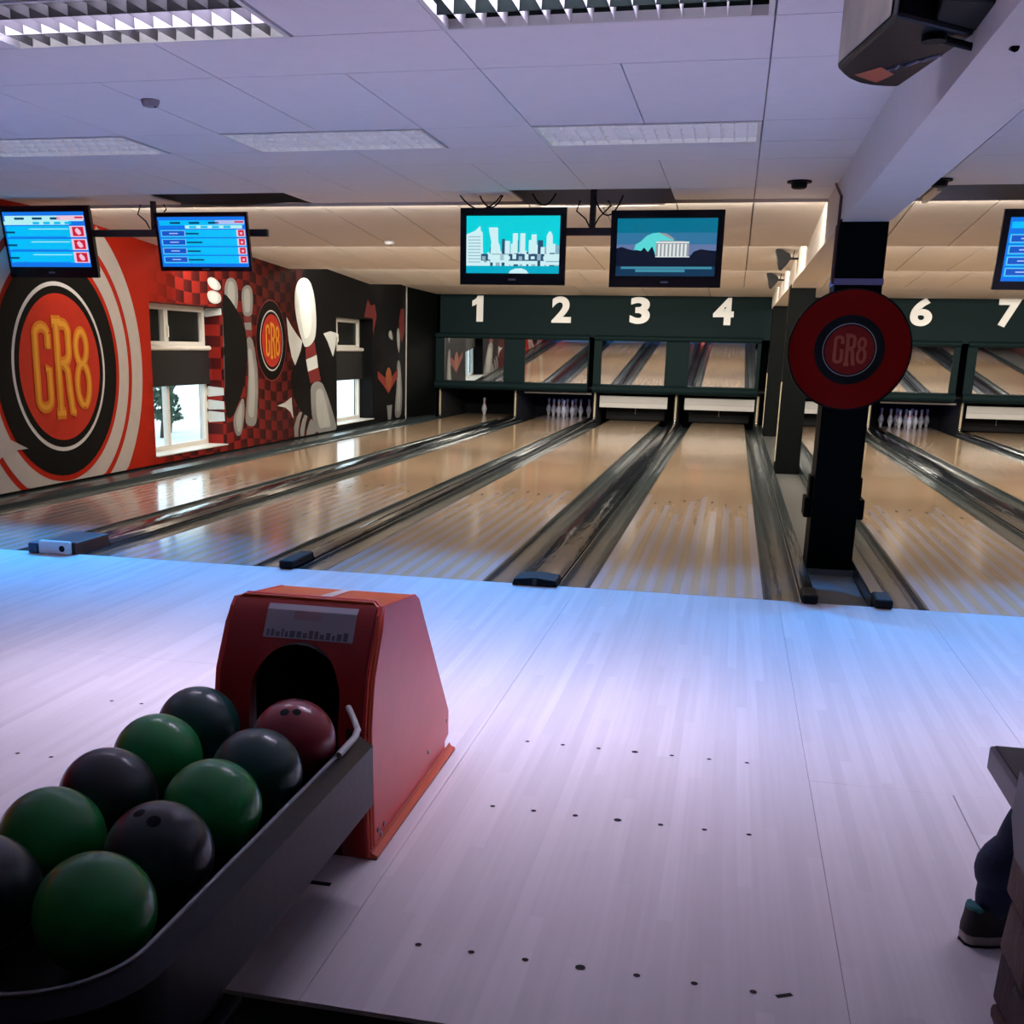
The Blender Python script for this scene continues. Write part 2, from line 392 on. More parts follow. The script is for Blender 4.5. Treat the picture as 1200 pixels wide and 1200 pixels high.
# ------------------------------------------------------------------ walls
WIN = [(5.03, 6.93, 0.155, 1.88), (11.30, 13.27, 0.145, 1.90)]
TH = 0.36
ys = sorted({YB, YE} | {v for a in WIN for v in a[:2]}); zs = sorted({-0.16, 3.0} | {v for a in WIN for v in a[2:]})
wl = MB()
def inwin(y, z): return any(a < y < b and c < z < d for a, b, c, d in WIN)
for xx in (XL, XL - TH):
    for i in range(len(ys) - 1):
        for j in range(len(zs) - 1):
            if not inwin((ys[i] + ys[i + 1]) / 2, (zs[j] + zs[j + 1]) / 2):
                wl.poly([(xx, ys[i], zs[j]), (xx, ys[i + 1], zs[j]), (xx, ys[i + 1], zs[j + 1]), (xx, ys[i], zs[j + 1])], M_mural)
for a, b, c, d in WIN:
    for p, q in (((a, c), (a, d)), ((b, c), (b, d)), ((a, c), (b, c)), ((a, d), (b, d))):
        wl.poly([(XL, *p), (XL, *q), (XL - TH, *q), (XL - TH, *p)], M_mural)
wall_left = struct('wall_left', wl)
struct('wall_right', MB().box(XR, XR + 0.2, YB, YE, -0.16, 3.0, mat('side_wall', (0.12, 0.03, 0.03), 0.7)))
struct('wall_back', MB().box(XL - TH, XR + 0.2, YB - 0.2, YB, -0.16, 3.0, mat('lounge_wall', (0.05, 0.035, 0.035), 0.8)))
wf = MB(); wf.box(XL - TH, XR + 0.2, YE, YE + 0.2, -0.3, 3.0, M_dark)
wf.box(XL + 0.3, XR, YM + 0.02, YM + 0.10, 1.70, 2.90, M_greenblack)
wf.prism([(-6.15, 15.45), (-5.93, YM + 0.02), (-5.93, YM + 0.10), (-6.15, YM + 0.1)], 'z', -0.15, 2.9, M_black)
struct('wall_front', wf)
MB().tube([(-6.135, 15.43, 0.05), (-6.135, 15.43, 2.6)], 0.016, mat('pipe_grey', (0.30, 0.29, 0.28), 0.5), 10).build('heating_pipe', None, smooth=True, label='thin grey vertical pipe in the corner beside lane one', cat='pipe')

# --- mural paint: flat shapes on the wall
P_or = mat('paint_orange', (0.62, 0.19, 0.010), 0.45, spec=0.2); P_ye = mat('paint_amber', (0.72, 0.31, 0.03), 0.45, spec=0.2)
P_red = mat('paint_red', (0.46, 0.020, 0.006), 0.5, spec=0.25); P_blk = mat('paint_black', (0.004, 0.004, 0.004), 0.5, spec=0.1)
P_sil = mat('paint_silver', (0.62, 0.60, 0.58), 0.4); P_whi = mat('paint_white', (0.53, 0.48, 0.44), 0.45)
P_gry = mat('paint_pin_grey', (0.22, 0.22, 0.21), 0.45, var=0.3, scale=3); P_dgr = mat('paint_ball', (0.0045, 0.0045, 0.0045), 0.5, var=0.5, scale=2, spec=0.1)
P_band = mat('paint_band_red', (0.15, 0.012, 0.012), 0.45); P_lgr = mat('paint_pin_light', (0.36, 0.37, 0.355), 0.45, var=0.15, scale=3); P_pale = mat('paint_pin_white', (0.52, 0.55, 0.53), 0.45, var=0.12, scale=2)
def ring_pts(c, r, n=72): return [(c[0] + r * math.cos(2 * math.pi * k / n), c[1] + r * math.sin(2 * math.pi * k / n)) for k in range(n)]
def wall_poly(name, pts, m, lift, zlim=True):
    MB().poly([(XL + lift, p[0], max(p[1], 0.076) if zlim else p[1]) for p in pts], m).build(name, wall_left)
def clip_ring(c, r0, r1, n=120):
    """annulus faces cut by floor and ceiling line"""
    fs = []
    for k in range(n):
        a, b = 2 * math.pi * k / n, 2 * math.pi * (k + 1) / n
        q = [(c[0] + r * math.cos(t), c[1] + r * math.sin(t)) for r, t in ((r0, a), (r1, a), (r1, b), (r0, b))]
        if max(p[1] for p in q) < 0.08: continue
        fs.append([(p[0], max(p[1], 0.076)) for p in q])
    return fs
def stroke(path, wd):
    """2D ribbon polygons along a path"""
    out = []; L = []; R = []
    n = len(path)
    for i in range(n):
        a = Vector(path[max(i - 1, 0)]); b = Vector(path[min(i + 1, n - 1)]); t = (b - a).normalized(); nn = Vector((-t.y, t.x))
        p = Vector(path[i]); L.append(p + nn * wd / 2); R.append(p - nn * wd / 2)
    return [[L[i], L[i + 1], R[i + 1], R[i]] for i in range(n - 1)]
def arc(cx, cy, rx, ry, a0, a1, n=12):
    return [(cx + rx * math.cos(math.radians(a0 + (a1 - a0) * k / n)), cy + ry * math.sin(math.radians(a0 + (a1 - a0) * k / n))) for k in range(n + 1)]
def gr8():
    """letters G, R, 8 in unit-circle coordinates: list of (letter, ribbon paths, width)"""
    Gp = [arc(-0.50, 0.47, 0.16, 0.12, 10, 180) + arc(-0.50, -0.45, 0.16, 0.12, 180, 360) + [(-0.34, -0.02), (-0.44, -0.02)], [(-0.34, 0.49), (-0.34, 0.27)]]
    Rp = [[(-0.10, 0.68), (-0.10, -0.68)], [(-0.22, 0.67), (0.02, 0.67)], [(-0.22, -0.67), (0.02, -0.67)],
          [(-0.05, 0.64)] + arc(0.06, 0.50, 0.14, 0.14, 90, 0) + arc(0.06, 0.24, 0.14, 0.16, 0, -90) + [(-0.05, 0.06)],
          [(0.03, 0.07), (0.14, -0.05), (0.17, -0.35), (0.21, -0.66), (0.30, -0.66)]]
    E = [arc(0.55, 0.30, 0.15, 0.24, -90, 270, 24), arc(0.56, -0.26, 0.17, 0.31, -90, 270, 24)]
    return [('painted_letter_g', Gp, 0.165), ('painted_letter_r', Rp, 0.175), ('painted_letter_eight', E, 0.155)]
def logo_on_wall(c, r, lift0):
    MB_ = MB()
    for name, r0, r1, m, lf in (('painted_ring', 0, 1.50, P_blk, 0), ('painted_ring', 0, 1.155, P_sil, 1), ('painted_ring', 0, 1.10, P_blk, 2), ('painted_disc', 0, 1.0, P_red, 3)):
        wall_poly(name, ring_pts(c, r * r1), m, lift0 + lf * 0.002)
    for nm, paths, wd in gr8():
        for m, k, lf in ((P_or, 1.0, 4), (P_ye, 0.42, 5)):
            mb = MB()
            for ip, pa in enumerate(paths):
                for q in stroke(pa, wd * k):
                    mb.poly([(XL + lift0 + lf * 0.003 + ip * 0.0005, c[0] + p[0] * r * 0.93, c[1] + p[1] * r * 0.93) for p in q], m)
            mb.build(nm if k == 1 else 'letter_highlight', wall_left)
CB = (3.20, 1.18)
for r0, r1 in ((1.10, 1.30), (1.37, 1.60)):
    mb = MB()
    for q in clip_ring(CB, r0, r1): 
        if max(p[1] for p in q) > 2.60: continue
        mb.poly([(XL + 0.003, *p) for p in q], P_whi)
    mb.build('painted_white_ring', wall_left)
logo_on_wall(CB, 0.695, 0.004)
wall_poly('painted_spike', [(1.9, .80), (2.16, 0.67), (2.25, 0.56), (2.54, 0.45), (2.25, 0.45), (2.12, 0.40), (1.9, .30)], P_whi, 0.018)
c8 = (8.53, 1.487)
for r1, m, lf in ((0.56, P_band, 4), (0.515, P_blk, 5)): wall_poly('painted_ring', ring_pts(c8, r1), m, lf * 0.001)
logo_on_wall(c8, 0.36, 0.006)
P_band2 = mat('paint_wing_red', (0.22, 0.014, 0.008), 0.5); P_or2 = mat('paint_oval_orange', (0.30, 0.07, 0.006), 0.5)
SH = [
 ('painted_finger', P_pale, [(6.51, 2.2), (6.66, 2.24), (6.86, 2.19), (6.94, 2.11), (6.78, 2.07), (6.58, 2.11)], 3),
 ('painted_finger', P_pale, [(6.49, 2.04), (6.65, 2.08), (6.89, 2.05), (6.93, 1.96), (6.77, 1.91), (6.56, 1.93)], 3),
 ('painted_finger', P_gry, [(6.94, 1.89), (6.94, 1.80), (6.96, 1.77), (7.0, 1.82)], 3),
 ('painted_strip', P_gry, [(6.935, 1.77), (7.0, 1.77), (7.0, 1.4), (6.935, 1.39)], 3),
 ('painted_strip', P_gry, [(6.935, 1.29), (7.0, 1.29), (7.0, 0.89), (6.935, 0.89)], 3),
 ('painted_pin', P_gry, [(7.01, 2.01), (7.03, 2.16), (7.12, 2.24), (7.23, 2.26), (7.34, 2.25), (7.42, 2.18), (7.44, 2.03), (7.39, 1.88), (7.28, 1.8), (7.1, 1.9)], 3),
 ('painted_pin', P_gry, [(7.14, 0.47), (7.34, 0.64), (7.51, 0.76), (7.55, 0.6), (7.51, 0.45), (7.43, 0.28), (7.35, 0.24), (7.23, 0.25)], 3),
 ('painted_ball', P_dgr, [(6.94, 2.06), (7.1, 2.03), (7.28, 1.93), (7.46, 1.8), (7.57, 1.7), (7.66, 1.54), (7.69, 1.39), (7.67, 1.2), (7.6, 1.01), (7.49, 0.82), (7.34, 0.67), (7.18, 0.53), (7.06, 0.48), (6.96, 0.51), (6.935, 0.69), (6.94, 0.93), (6.95, 1.29), (6.94, 1.68)], 5),
 ('painted_pin', P_gry, [(7.54, 2.03), (7.57, 2.14), (7.68, 2.19), (7.81, 2.2), (7.9, 2.14), (7.92, 2.02), (7.89, 1.88), (7.85, 1.8), (7.59, 1.79), (7.56, 1.91)], 3),
 ('painted_pin', P_gry, [(7.61, 1.71), (7.84, 1.72), (7.85, 1.62), (7.64, 1.62)], 3),
 ('painted_band', P_band, [(7.59, 1.79), (7.85, 1.8), (7.84, 1.72), (7.61, 1.71)], 3),
 ('painted_band', P_band, [(7.64, 1.62), (7.85, 1.62), (7.86, 1.53), (7.65, 1.53)], 3),
 ('painted_pin', P_gry, [(7.65, 1.53), (7.86, 1.53), (7.95, 1.32), (8.02, 1.1), (8.02, 0.84), (7.98, 0.58), (7.94, 0.41), (7.86, 0.34), (7.68, 0.35), (7.56, 0.4), (7.57, 0.53), (7.65, 0.78), (7.7, 1.04), (7.7, 1.29)], 3),
 ('painted_shadow', P_blk, [(9.79, 1.43), (10.08, 0.85), (10.08, 0.33), (9.85, 0.38), (9.55, 0.51), (9.31, 0.73), (9.27, 1.01), (9.43, 1.22)], 3),
 ('painted_shadow', P_blk, [(10.34, 1.51), (10.67, 1.62), (10.99, 1.4), (11.28, 1.33), (11.28, 0.82), (10.96, 0.6), (10.63, 0.88), (10.41, 1.14)], 3),
 ('painted_pin', P_pale, [(9.44, 2.12), (9.49, 2.26), (9.63, 2.37), (9.83, 2.42), (10.04, 2.4), (10.19, 2.31), (10.3, 2.12), (10.35, 1.91), (10.35, 1.69), (10.26, 1.49), (9.86, 1.38), (9.74, 1.49), (9.58, 1.68), (9.46, 1.91)], 5),
 ('painted_pin', P_pale, [(9.88, 1.22), (10.35, 1.29), (10.41, 1.1), (9.96, 1.04)], 5),
 ('painted_band', P_band, [(9.86, 1.38), (10.26, 1.49), (10.35, 1.29), (9.88, 1.22)], 5),
 ('painted_band', P_band, [(9.96, 1.04), (10.41, 1.1), (10.54, 0.9), (10.06, 0.86)], 5),
 ('painted_pin', P_gry, [(10.06, 0.86), (10.54, 0.9), (10.79, 0.7), (11.03, 0.44), (11.22, 0.2), (11.29, 0.08), (10.95, 0.08), (10.49, 0.08), (10.36, 0.08), (10.22, 0.21), (10.1, 0.37), (10.07, 0.59)], 5),
 ('painted_spike', P_pale, [(9.11, 1.83), (9.31, 1.7), (9.55, 1.57), (9.74, 1.49), (9.67, 1.36), (9.43, 1.14), (9.29, 1.26), (9.18, 1.5)], 4),
 ('painted_spike', P_pale, [(8.69, 0.58), (8.97, 0.61), (9.26, 0.68), (9.28, 0.55), (9.32, 0.36), (9.2, 0.47), (9.01, 0.54)], 4),
 ('painted_spike', P_pale, [(10.67, 1.62), (10.99, 1.66), (11.28, 1.64), (11.27, 1.46), (11.12, 1.26), (10.99, 1.38), (10.85, 1.51)], 4),
 ('painted_stripe', P_gry, [(9.35, 0.09), (9.33, 0.23), (9.44, 0.37), (9.57, 0.45), (9.69, 0.44), (9.58, 0.32), (9.51, 0.18), (9.51, 0.08)], 6),
 ('painted_stripe', P_gry, [(9.59, 0.08), (9.59, 0.18), (9.68, 0.32), (9.79, 0.4), (9.91, 0.37), (9.82, 0.26), (9.76, 0.13), (9.75, 0.08)], 6),
 ('painted_stripe', P_gry, [(9.84, 0.08), (9.86, 0.14), (9.97, 0.27), (10.08, 0.32), (10.34, 0.2), (10.38, 0.13), (10.21, 0.08)], 6),
 ('painted_flame', P_band, [(12.76, 1.93), (12.97, 2.24), (13.15, 2.14), (13.39, 2.17), (13.5, 1.97), (13.36, 1.75), (13.29, 1.64), (13.28, 1.92), (12.9, 1.93)], 3),
 ('painted_flame', P_band, [(14.95, 1.92), (15.07, 2.15), (15.3, 2.16), (15.35, 1.74), (15.18, 1.51), (14.98, 1.65)], 3),
 ('painted_pin', P_gry, [(14.78, 1.64), (14.84, 1.8), (14.97, 1.77), (15.05, 1.56), (14.98, 1.28), (14.85, 1.42)], 4),
 ('painted_pin', P_gry, [(14.82, 1.17), (15.02, 1.19), (15.13, 0.91), (15.21, 0.54), (15.18, 0.25), (15.08, 0.08), (14.71, 0.08), (14.7, 0.32), (14.83, 0.73)], 4),
 ('painted_pin', P_gry, [(14.23, 1.64), (14.29, 1.73), (14.45, 1.74), (14.55, 1.6), (14.52, 1.55), (14.32, 1.59)], 4),
 ('painted_pin', P_gry, [(14.15, 0.35), (14.51, 0.35), (14.44, 0.08), (14.25, 0.08)], 4),
 ('painted_wing', P_band2, [(13.56, 1.0), (14.08, 0.86), (14.26, 0.79), (14.48, 0.88), (14.89, 1.03), (14.89, 0.87), (14.6, 0.74), (14.26, 0.57), (13.93, 0.73), (13.59, 0.86)], 5),
 ('painted_oval', P_or2, [(14.257 + 0.2 * math.cos(a * math.pi / 10), 0.846 + 0.21 * math.sin(a * math.pi / 10)) for a in range(20)], 7),
]
def chaikin(pts, it=2):
    for _ in range(it):
        q = []
        for a, b in zip(pts, pts[1:] + pts[:1]): q += [(a[0] * .75 + b[0] * .25, a[1] * .75 + b[1] * .25), (a[0] * .25 + b[0] * .75, a[1] * .25 + b[1] * .75)]
        pts = q
    return pts
def shrink(pts, k):
    cy = sum(p[0] for p in pts) / len(pts); cz = sum(p[1] for p in pts) / len(pts)
    return [(cy + (p[0] - cy) * k - 0.02 * (1 - k), cz + (p[1] - cz) * (0.5 + k / 2)) for p in pts]
for nm, m, pts, lf in SH:
    rnd_ = nm in ('painted_pin', 'painted_finger', 'painted_ball') and len(pts) > 4
    p2 = chaikin(pts) if rnd_ else pts
    wall_poly(nm, p2, m, lf * 0.001)
    if rnd_ and nm != 'painted_ball': wall_poly('painted_highlight', shrink(p2, 0.55), P_lgr if m is P_gry else mat('paint_pin_bright', (0.66, 0.70, 0.67), 0.45, var=0.05), lf * 0.001 + 0.001)
# the hand also wraps round the far reveal of the first window
for pts in ([(-6.42, 0.83), (-6.38, 0.90), (-6.16, 0.88), (-6.155, 0.79), (-6.38, 0.765)], [(-6.42, 0.66), (-6.38, 0.73), (-6.16, 0.71), (-6.155, 0.61), (-6.38, 0.60)],
            [(-6.42, 0.52), (-6.38, 0.585), (-6.16, 0.57), (-6.155, 0.46), (-6.38, 0.44)], [(-6.42, 1.80), (-6.38, 1.87), (-6.16, 1.87), (-6.155, 1.79), (-6.38, 1.76)]):
    MB().poly([(p[0], 6.926, p[1]) for p in pts], P_pale).build('painted_finger', wall_left)

# ------------------------------------------------------------------ windows
M_frame = mat('window_white', (0.74, 0.72, 0.66), 0.4, var=0.04); M_blind = mat('blind_black', (0.005, 0.005, 0.006), 0.8, bump=0.2, bscale=60)
M_glass = bpy.data.materials.new('window_glass'); M_glass.use_nodes = True
_nt = M_glass.node_tree; _b = _nt.nodes['Principled BSDF']
_b.inputs['Roughness'].default_value = 0.0; _b.inputs['Transmission Weight'].default_value = 1.0; _b.inputs['IOR'].default_value = 1.05; _b.inputs['Base Color'].default_value = (0.92, 0.98, 0.98, 1)
def window(n, a, b, c, d, mull, xf):
    f = MB(); wd = 0.065; x0, x1 = xf - 0.05, xf + 0.02; zm = 1.40
    e = 0.002; a += e; b -= e; c += e; d -= e
    for p in ((a, a + wd, c, d), (b - wd, b, c, d), (a + wd, b - wd, c, c + wd), (a + wd, b - wd, d - wd, d), (a + wd, b - wd, zm - 0.05, zm + 0.05)):
        f.box(x0, x1, p[0], p[1], p[2], p[3], M_frame)
    fr = struct('window_%d' % n, f)
    MB().box(x0, x1 + 0.01, mull - 0.05, mull + 0.05, zm + 0.05, d - wd, M_frame).build('mullion', fr)
    MB().box(x0, x1, mull - 0.03, mull + 0.03, c + wd, zm - 0.05, M_frame).build('mullion', fr)
    for (u, v) in ((a + wd, mull - 0.05), (mull + 0.05, b - wd)):
        MB().box(xf - 0.03, xf - 0.024, u, v, zm + 0.05, d - wd, M_glass).build('pane', fr)
        MB().box(xf - 0.03, xf - 0.024, u, v, c + wd, zm - 0.05, M_glass).build('pane', fr)
        MB().box(xf - 0.045, xf - 0.040, u, v, zm + 0.05, d - wd, M_blind).build('dark_backing', fr)
    h = MB(); h.box(xf + 0.03, xf + 0.045, mull - 0.015, mull + 0.015, 1.58, 1.65, M_frame); h.box(xf + 0.045, xf + 0.06, mull - 0.012, mull + 0.012, 1.50, 1.63, M_frame)
    h.build('handle', fr)
    MB().box(xf + 0.022, XL + 0.03, a, b, c, c + 0.012, M_frame).build('window_sill', fr)
    bl = MB(); bl.box(xf + 0.075, xf + 0.082, a + 0.03, b - 0.03, 0.93 if n == 1 else 0.86, 1.37, M_blind); bl.build('blind', fr)
    MB().tube([(xf + 0.08, a + 0.03, 1.375), (xf + 0.08, b - 0.01, 1.375)], 0.03, M_frame, 12).build('blind_roller', fr, smooth=True)
window(1, *WIN[0], 5.87, -6.42)
window(2, *WIN[1], 12.0, -6.42)

# ------------------------------------------------------------------ outside the windows
struct('ground', MB().box(-40, XL - TH, -15, 60, -0.5, -0.35, mat('pale_paving', (0.6, 0.62, 0.62), 0.9)))
M_leaf = mat('leaf_green', (0.05, 0.09, 0.06), 0.7, var=0.4); M_bark = mat('bark', (0.06, 0.045, 0.035), 0.9)
def tree(loc, h, label, n):
    t = thing('shrub', label, 'shrub', loc)
    x, y, z = loc
    MB().tube([(x, y, z), (x + 0.05, y, z + h * 0.4), (x, y + 0.05, z + h * 0.75)], [0.04, 0.03, 0.012], M_bark, 8).build('trunk', t, smooth=True)
    mb = MB(); rnd = random.Random(int(y * 10))
    for k in range(n):
        a, r, zz = rnd.random() * 6.28, math.sqrt(rnd.random()) * h * 0.28, rnd.random() * h * 0.72 + h * 0.28
        r *= 1.25 - 0.8 * (zz / h)
        p = Vector((x + r * math.cos(a), y + r * math.sin(a), z + zz)); q = Vector((rnd.uniform(-1, 1), rnd.uniform(-1, 1), rnd.uniform(-1, 1)))  .normalized() * 0.07; s = q.orthogonal() * 0.55
        mb.poly([p - q, p + s, p + q, p - s], M_leaf)
    fo = mb.build('foliage', t); fo['kind'] = 'stuff'
tree((-10.4, 13.25, -0.36), 1.25, 'dark green shrub outside the nearer mural window', 260)
tree((-10.9, 14.55, -0.36), 0.95, 'low pale shrub outside right of the nearer mural window', 120)

# ------------------------------------------------------------------ ceilings
ce = MB(); ce.box(XL - TH, XR + 0.2, YB, YE, 2.82, 3.0, M_void)
for xx in (XL, ):
    pass
ceil = struct('ceiling', ce)
panels = {(-2.805, -2.90): 1, (-0.945, -2.90): 2, (1.535, -2.90): 1, (-5.905 - 0.0, -2.90): 1, (3.78 - 0.005, -2.90): 1,
          (-4.665, -0.30): 0, (-2.805, -0.30): 0, (-0.945, -0.30): 0, (2.155, -0.30): 0}
gx0 = 0.295
XG = [gx0 + 0.62 * k for k in range(-11, 14)]
rows_long = [(-0.96 - 0.675, -0.30, 1), (0.95, 2.25, 1)]
def in_panel(xa, xb, ya, yb):
    for (px, py) in panels:
        if xa < px + 1.24 - 0.05 and xb > px + 0.05 and ya < py + 0.63 - 0.05 and yb > py + 0.05: return True
    return False
VOID = [(-2.19, -1.58, 1.95, 2.25), (-1.545, -0.325, 2.25, 2.93), (-4.66, -3.43, 2.25, 2.93), (1.9, 3.4, 2.2, 2.93), (-0.945, -0.80, 2.2, 2.4)]
tile_src = {}
def tile(xa, xb, ya, yb, m=None, z=H, dz=0.0):
    xa, xb = max(xa, XL), min(xb, XR)
    if xb - xa < 0.05: return
    g = 0.0035
    key = (round(xb - xa, 3), round(yb - ya, 3))
    if key not in tile_src:
        o = MB().box(g - key[0] / 2, key[0] / 2 - g, g - key[1] / 2, key[1] / 2 - g, 0, 0.014, M_tile).build('ceiling_tile', ceil)
        tile_src[key] = o; o.location = ((xa + xb) / 2, (ya + yb) / 2, z)
    else: inst(tile_src[key], ((xa + xb) / 2, (ya + yb) / 2, z), ceil)
rows = [(-5.40, -4.15, 1), (-4.15, -3.53, 2), (-3.53, -2.90, 2), (-2.90, -2.27, 2), (-2.27, -1.635, 2), (-1.635, -0.30, 1), (-0.30, 0.33, 2), (0.33, 0.95, 2), (0.95, 2.25, 1), (2.25, 2.93, 2)]
for ya, yb, wdt in rows:
    k = 0
    while k < len(XG) - 1:
        xa = XG[k]; w_ = 1
        # wide tiles start at even columns so that they line up with the panels
        if wdt == 2 and (k % 2 == 1 if not (abs(ya + 0.30) < .01 or abs(ya + 2.9) < .01) else False): pass
        xb = XG[k + 1]
        if in_panel(xa, xb, ya, yb) or any(xa < v[1] - 0.03 and xb > v[0] + 0.03 and ya < v[3] - 0.03 and yb > v[2] + 0.03 and (v[2] <= ya + 0.1) for v in VOID):
            k += 1; continue
        if 0.83 < (xa + xb) / 2 < 1.18 and yb > -6: k += 1; continue
        if wdt == 2 and k + 2 < len(XG) and (k - 9) % 2 == 0 and not in_panel(XG[k + 1], XG[k + 2], ya, yb) and not any(XG[k + 1] < v[1] - 0.03 and XG[k + 2] > v[0] + 0.03 and ya < v[3] - 0.03 and yb > v[2] + 0.03 for v in VOID) and not (0.83 < (XG[k + 1] + XG[k + 2]) / 2 < 1.18):
            xb = XG[k + 2]; k += 1
        tile(xa, xb, ya, yb); k += 1
MB().box(XL, XR, YB, -5.40, H, H + 0.02, M_tile).build('plain_tile_field', ceil)
# grid strips over the joints so that the gaps read as thin grey lines
for xg in XG:
    if not XL < xg < XR: continue
    run = []
    for ya, yb, wdt in rows[:-1] + [(9, 9, 0)]:
        if yb < 9 and not any(p[0] + 0.1 < xg < p[0] + 1.14 and abs(p[1] - ya) < 0.05 for p in panels): run += [ya, yb]
        elif run:
            MB().box(xg - 0.012, xg + 0.012, run[0], run[-1], H + 0.0145, H + 0.018, M_grid).build('grid_bar', ceil); run = []
for ya, yb, wdt in rows: 
    MB().box(XL, XR, ya - 0.012, ya + 0.012, H + 0.0145, H + 0.018, M_grid).build('grid_bar', ceil)
# sagging loose pieces at the torn openings
MB().add([(-1.54, 2.93, 2.632), (-0.33, 2.93, 2.632), (-0.42, 2.99, 2.60), (-1.0, 3.0, 2.585), (-1.45, 2.99, 2.60)], [(0, 1, 2, 3, 4)], M_tilewarm).build('loose_edge', ceil)
MB().add([(-4.66, 2.93, 2.632), (-3.43, 2.93, 2.632), (-3.5, 2.60, 2.60), (-4.0, 2.72, 2.59)], [(0, 1, 2, 3)], M_tilewarm).build('loose_edge', ceil)
MB().box(1.55, 1.585, 2.2, 2.9, 2.585, 2.625, M_tilewarm).build('hanging_strip', ceil)
# lip at the end of the approach ceiling
MB().box(XL, XR, 2.93, 2.945, 2.605, 2.80, M_tilewarm).build('ceiling_lip', ceil)

# stepped ceiling over the lanes
ce2 = MB()
SEG = [(2.945, 5.36, 2.645, 2.478), (5.36, 9.235, 2.684, 2.500), (9.235, 13.09, 2.684, 2.500), (13.09, YM + 0.02, 2.684, 2.52)]
for y0, y1, z0, z1 in SEG[:-1]: ce2.box(XL, XR, y1 - 0.012, y1, z1, 2.80, M_tilewarm)
c2 = struct('ceiling_steps', ce2)
XF = [gx0 + 0.62 * k for k in range(-11, 11)]
src = None
for si, (y0, y1, z0, z1) in enumerate(SEG):
    nr = 2 if si == 0 else 3
    for r in range(nr):
        ya, yb = y0 + (y1 - y0) * r / nr, y0 + (y1 - y0) * (r + 1) / nr - 0.002
        za, zb = z0 + (z1 - z0) * r / nr, z0 + (z1 - z0) * (r + 1) / nr
        src = None
        for k in range(len(XF) - 1):
            xa, xb = max(XF[k], XL), min(XF[k + 1], XR)
            if xb - xa < 0.05 : continue
            if si == 3 and r > 0 and k % 2: continue
            if si == 3 and r > 0 and k + 2 < len(XF): xb = min(XF[k + 2], XR)
            g = 0.006
            full = abs(xb - xa - 0.62) < 1e-4
            if full and src is not None: inst(src, ((xa + xb) / 2, ya, za), c2); continue
            cx = (xa + xb) / 2; hw = (xb - xa) / 2 - g
            mb = MB().add([(-hw, 0.002, 0), (hw, 0.002, 0), (hw, yb - ya, zb - za), (-hw, yb - ya, zb - za), (-hw, 0.002, 0.012), (hw, 0.002, 0.012), (hw, yb - ya, zb - za + 0.012), (-hw, yb - ya, zb - za + 0.012)],
                          [(0, 3, 2, 1), (4, 5, 6, 7), (0, 1, 5, 4), (2, 3, 7, 6), (1, 2, 6, 5), (0, 4, 7, 3)], M_tilewarm)
            o = mb.build('ceiling_tile', c2); o.location = (cx, ya, za); WL[o.name] = Vector((cx, ya, za))
            if full: src = o
    MB().add([(XL, y0, z0 + 0.03), (XR, y0, z0 + 0.03), (XR, y1 - 0.02, z1 + 0.03), (XL, y1 - 0.02, z1 + 0.03)], [(0, 1, 2, 3)], M_grid).build('backing_board', c2)

# louvre panels
M_fin = mat('louvre_white', (0.80, 0.80, 0.80), 0.35, var=0.02); M_tray = mat('tray_white', (0.6, 0.6, 0.62), 0.4); M_tray_refl = mat('tray_painted_reflection', (0.012, 0.020, 0.017), 0.5, spec=0.1); M_div_shade = mat('divider_painted_shade', (0.03, 0.03, 0.034), 0.5, spec=0.1); M_mirf = mat('louvre_unlit_white', (0.80, 0.79, 0.81), 0.4, var=0.02); M_tilew = mat('tray_dimmed', (0.95, 0.94, 0.95), 0.6, var=0.02, emit=(0.95, 0.93, 1.0), es=0.62)  # dark tray: room's reflection put into the colour; grey divider: painted shade
M_tube = mat('tube_lit', (1, 1, 1), 0.5, emit=(1.0, 0.98, 0.95), es=9.0, var=0.0)
plab = {(-2.805, -2.90): 'brightly lit louvred ceiling light at top left', (-0.945, -2.90): 'dark louvred ceiling light with bright fins, top centre',
        (1.535, -2.90): 'louvred ceiling light right of the beam over the approach', (-5.905, -2.90): 'louvred ceiling light by the left wall over the approach',
        (3.775, -2.90): 'louvred ceiling light farthest right over the approach',
        (-4.665, -0.30): 'dim louvred ceiling light, leftmost of the far row', (-2.805, -0.30): 'dim louvred ceiling light in the middle of the far row',
        (-0.945, -0.30): 'dim white louvred ceiling light above the skyline screen', (2.155, -0.30): 'dim louvred ceiling light right of the concrete beam'}
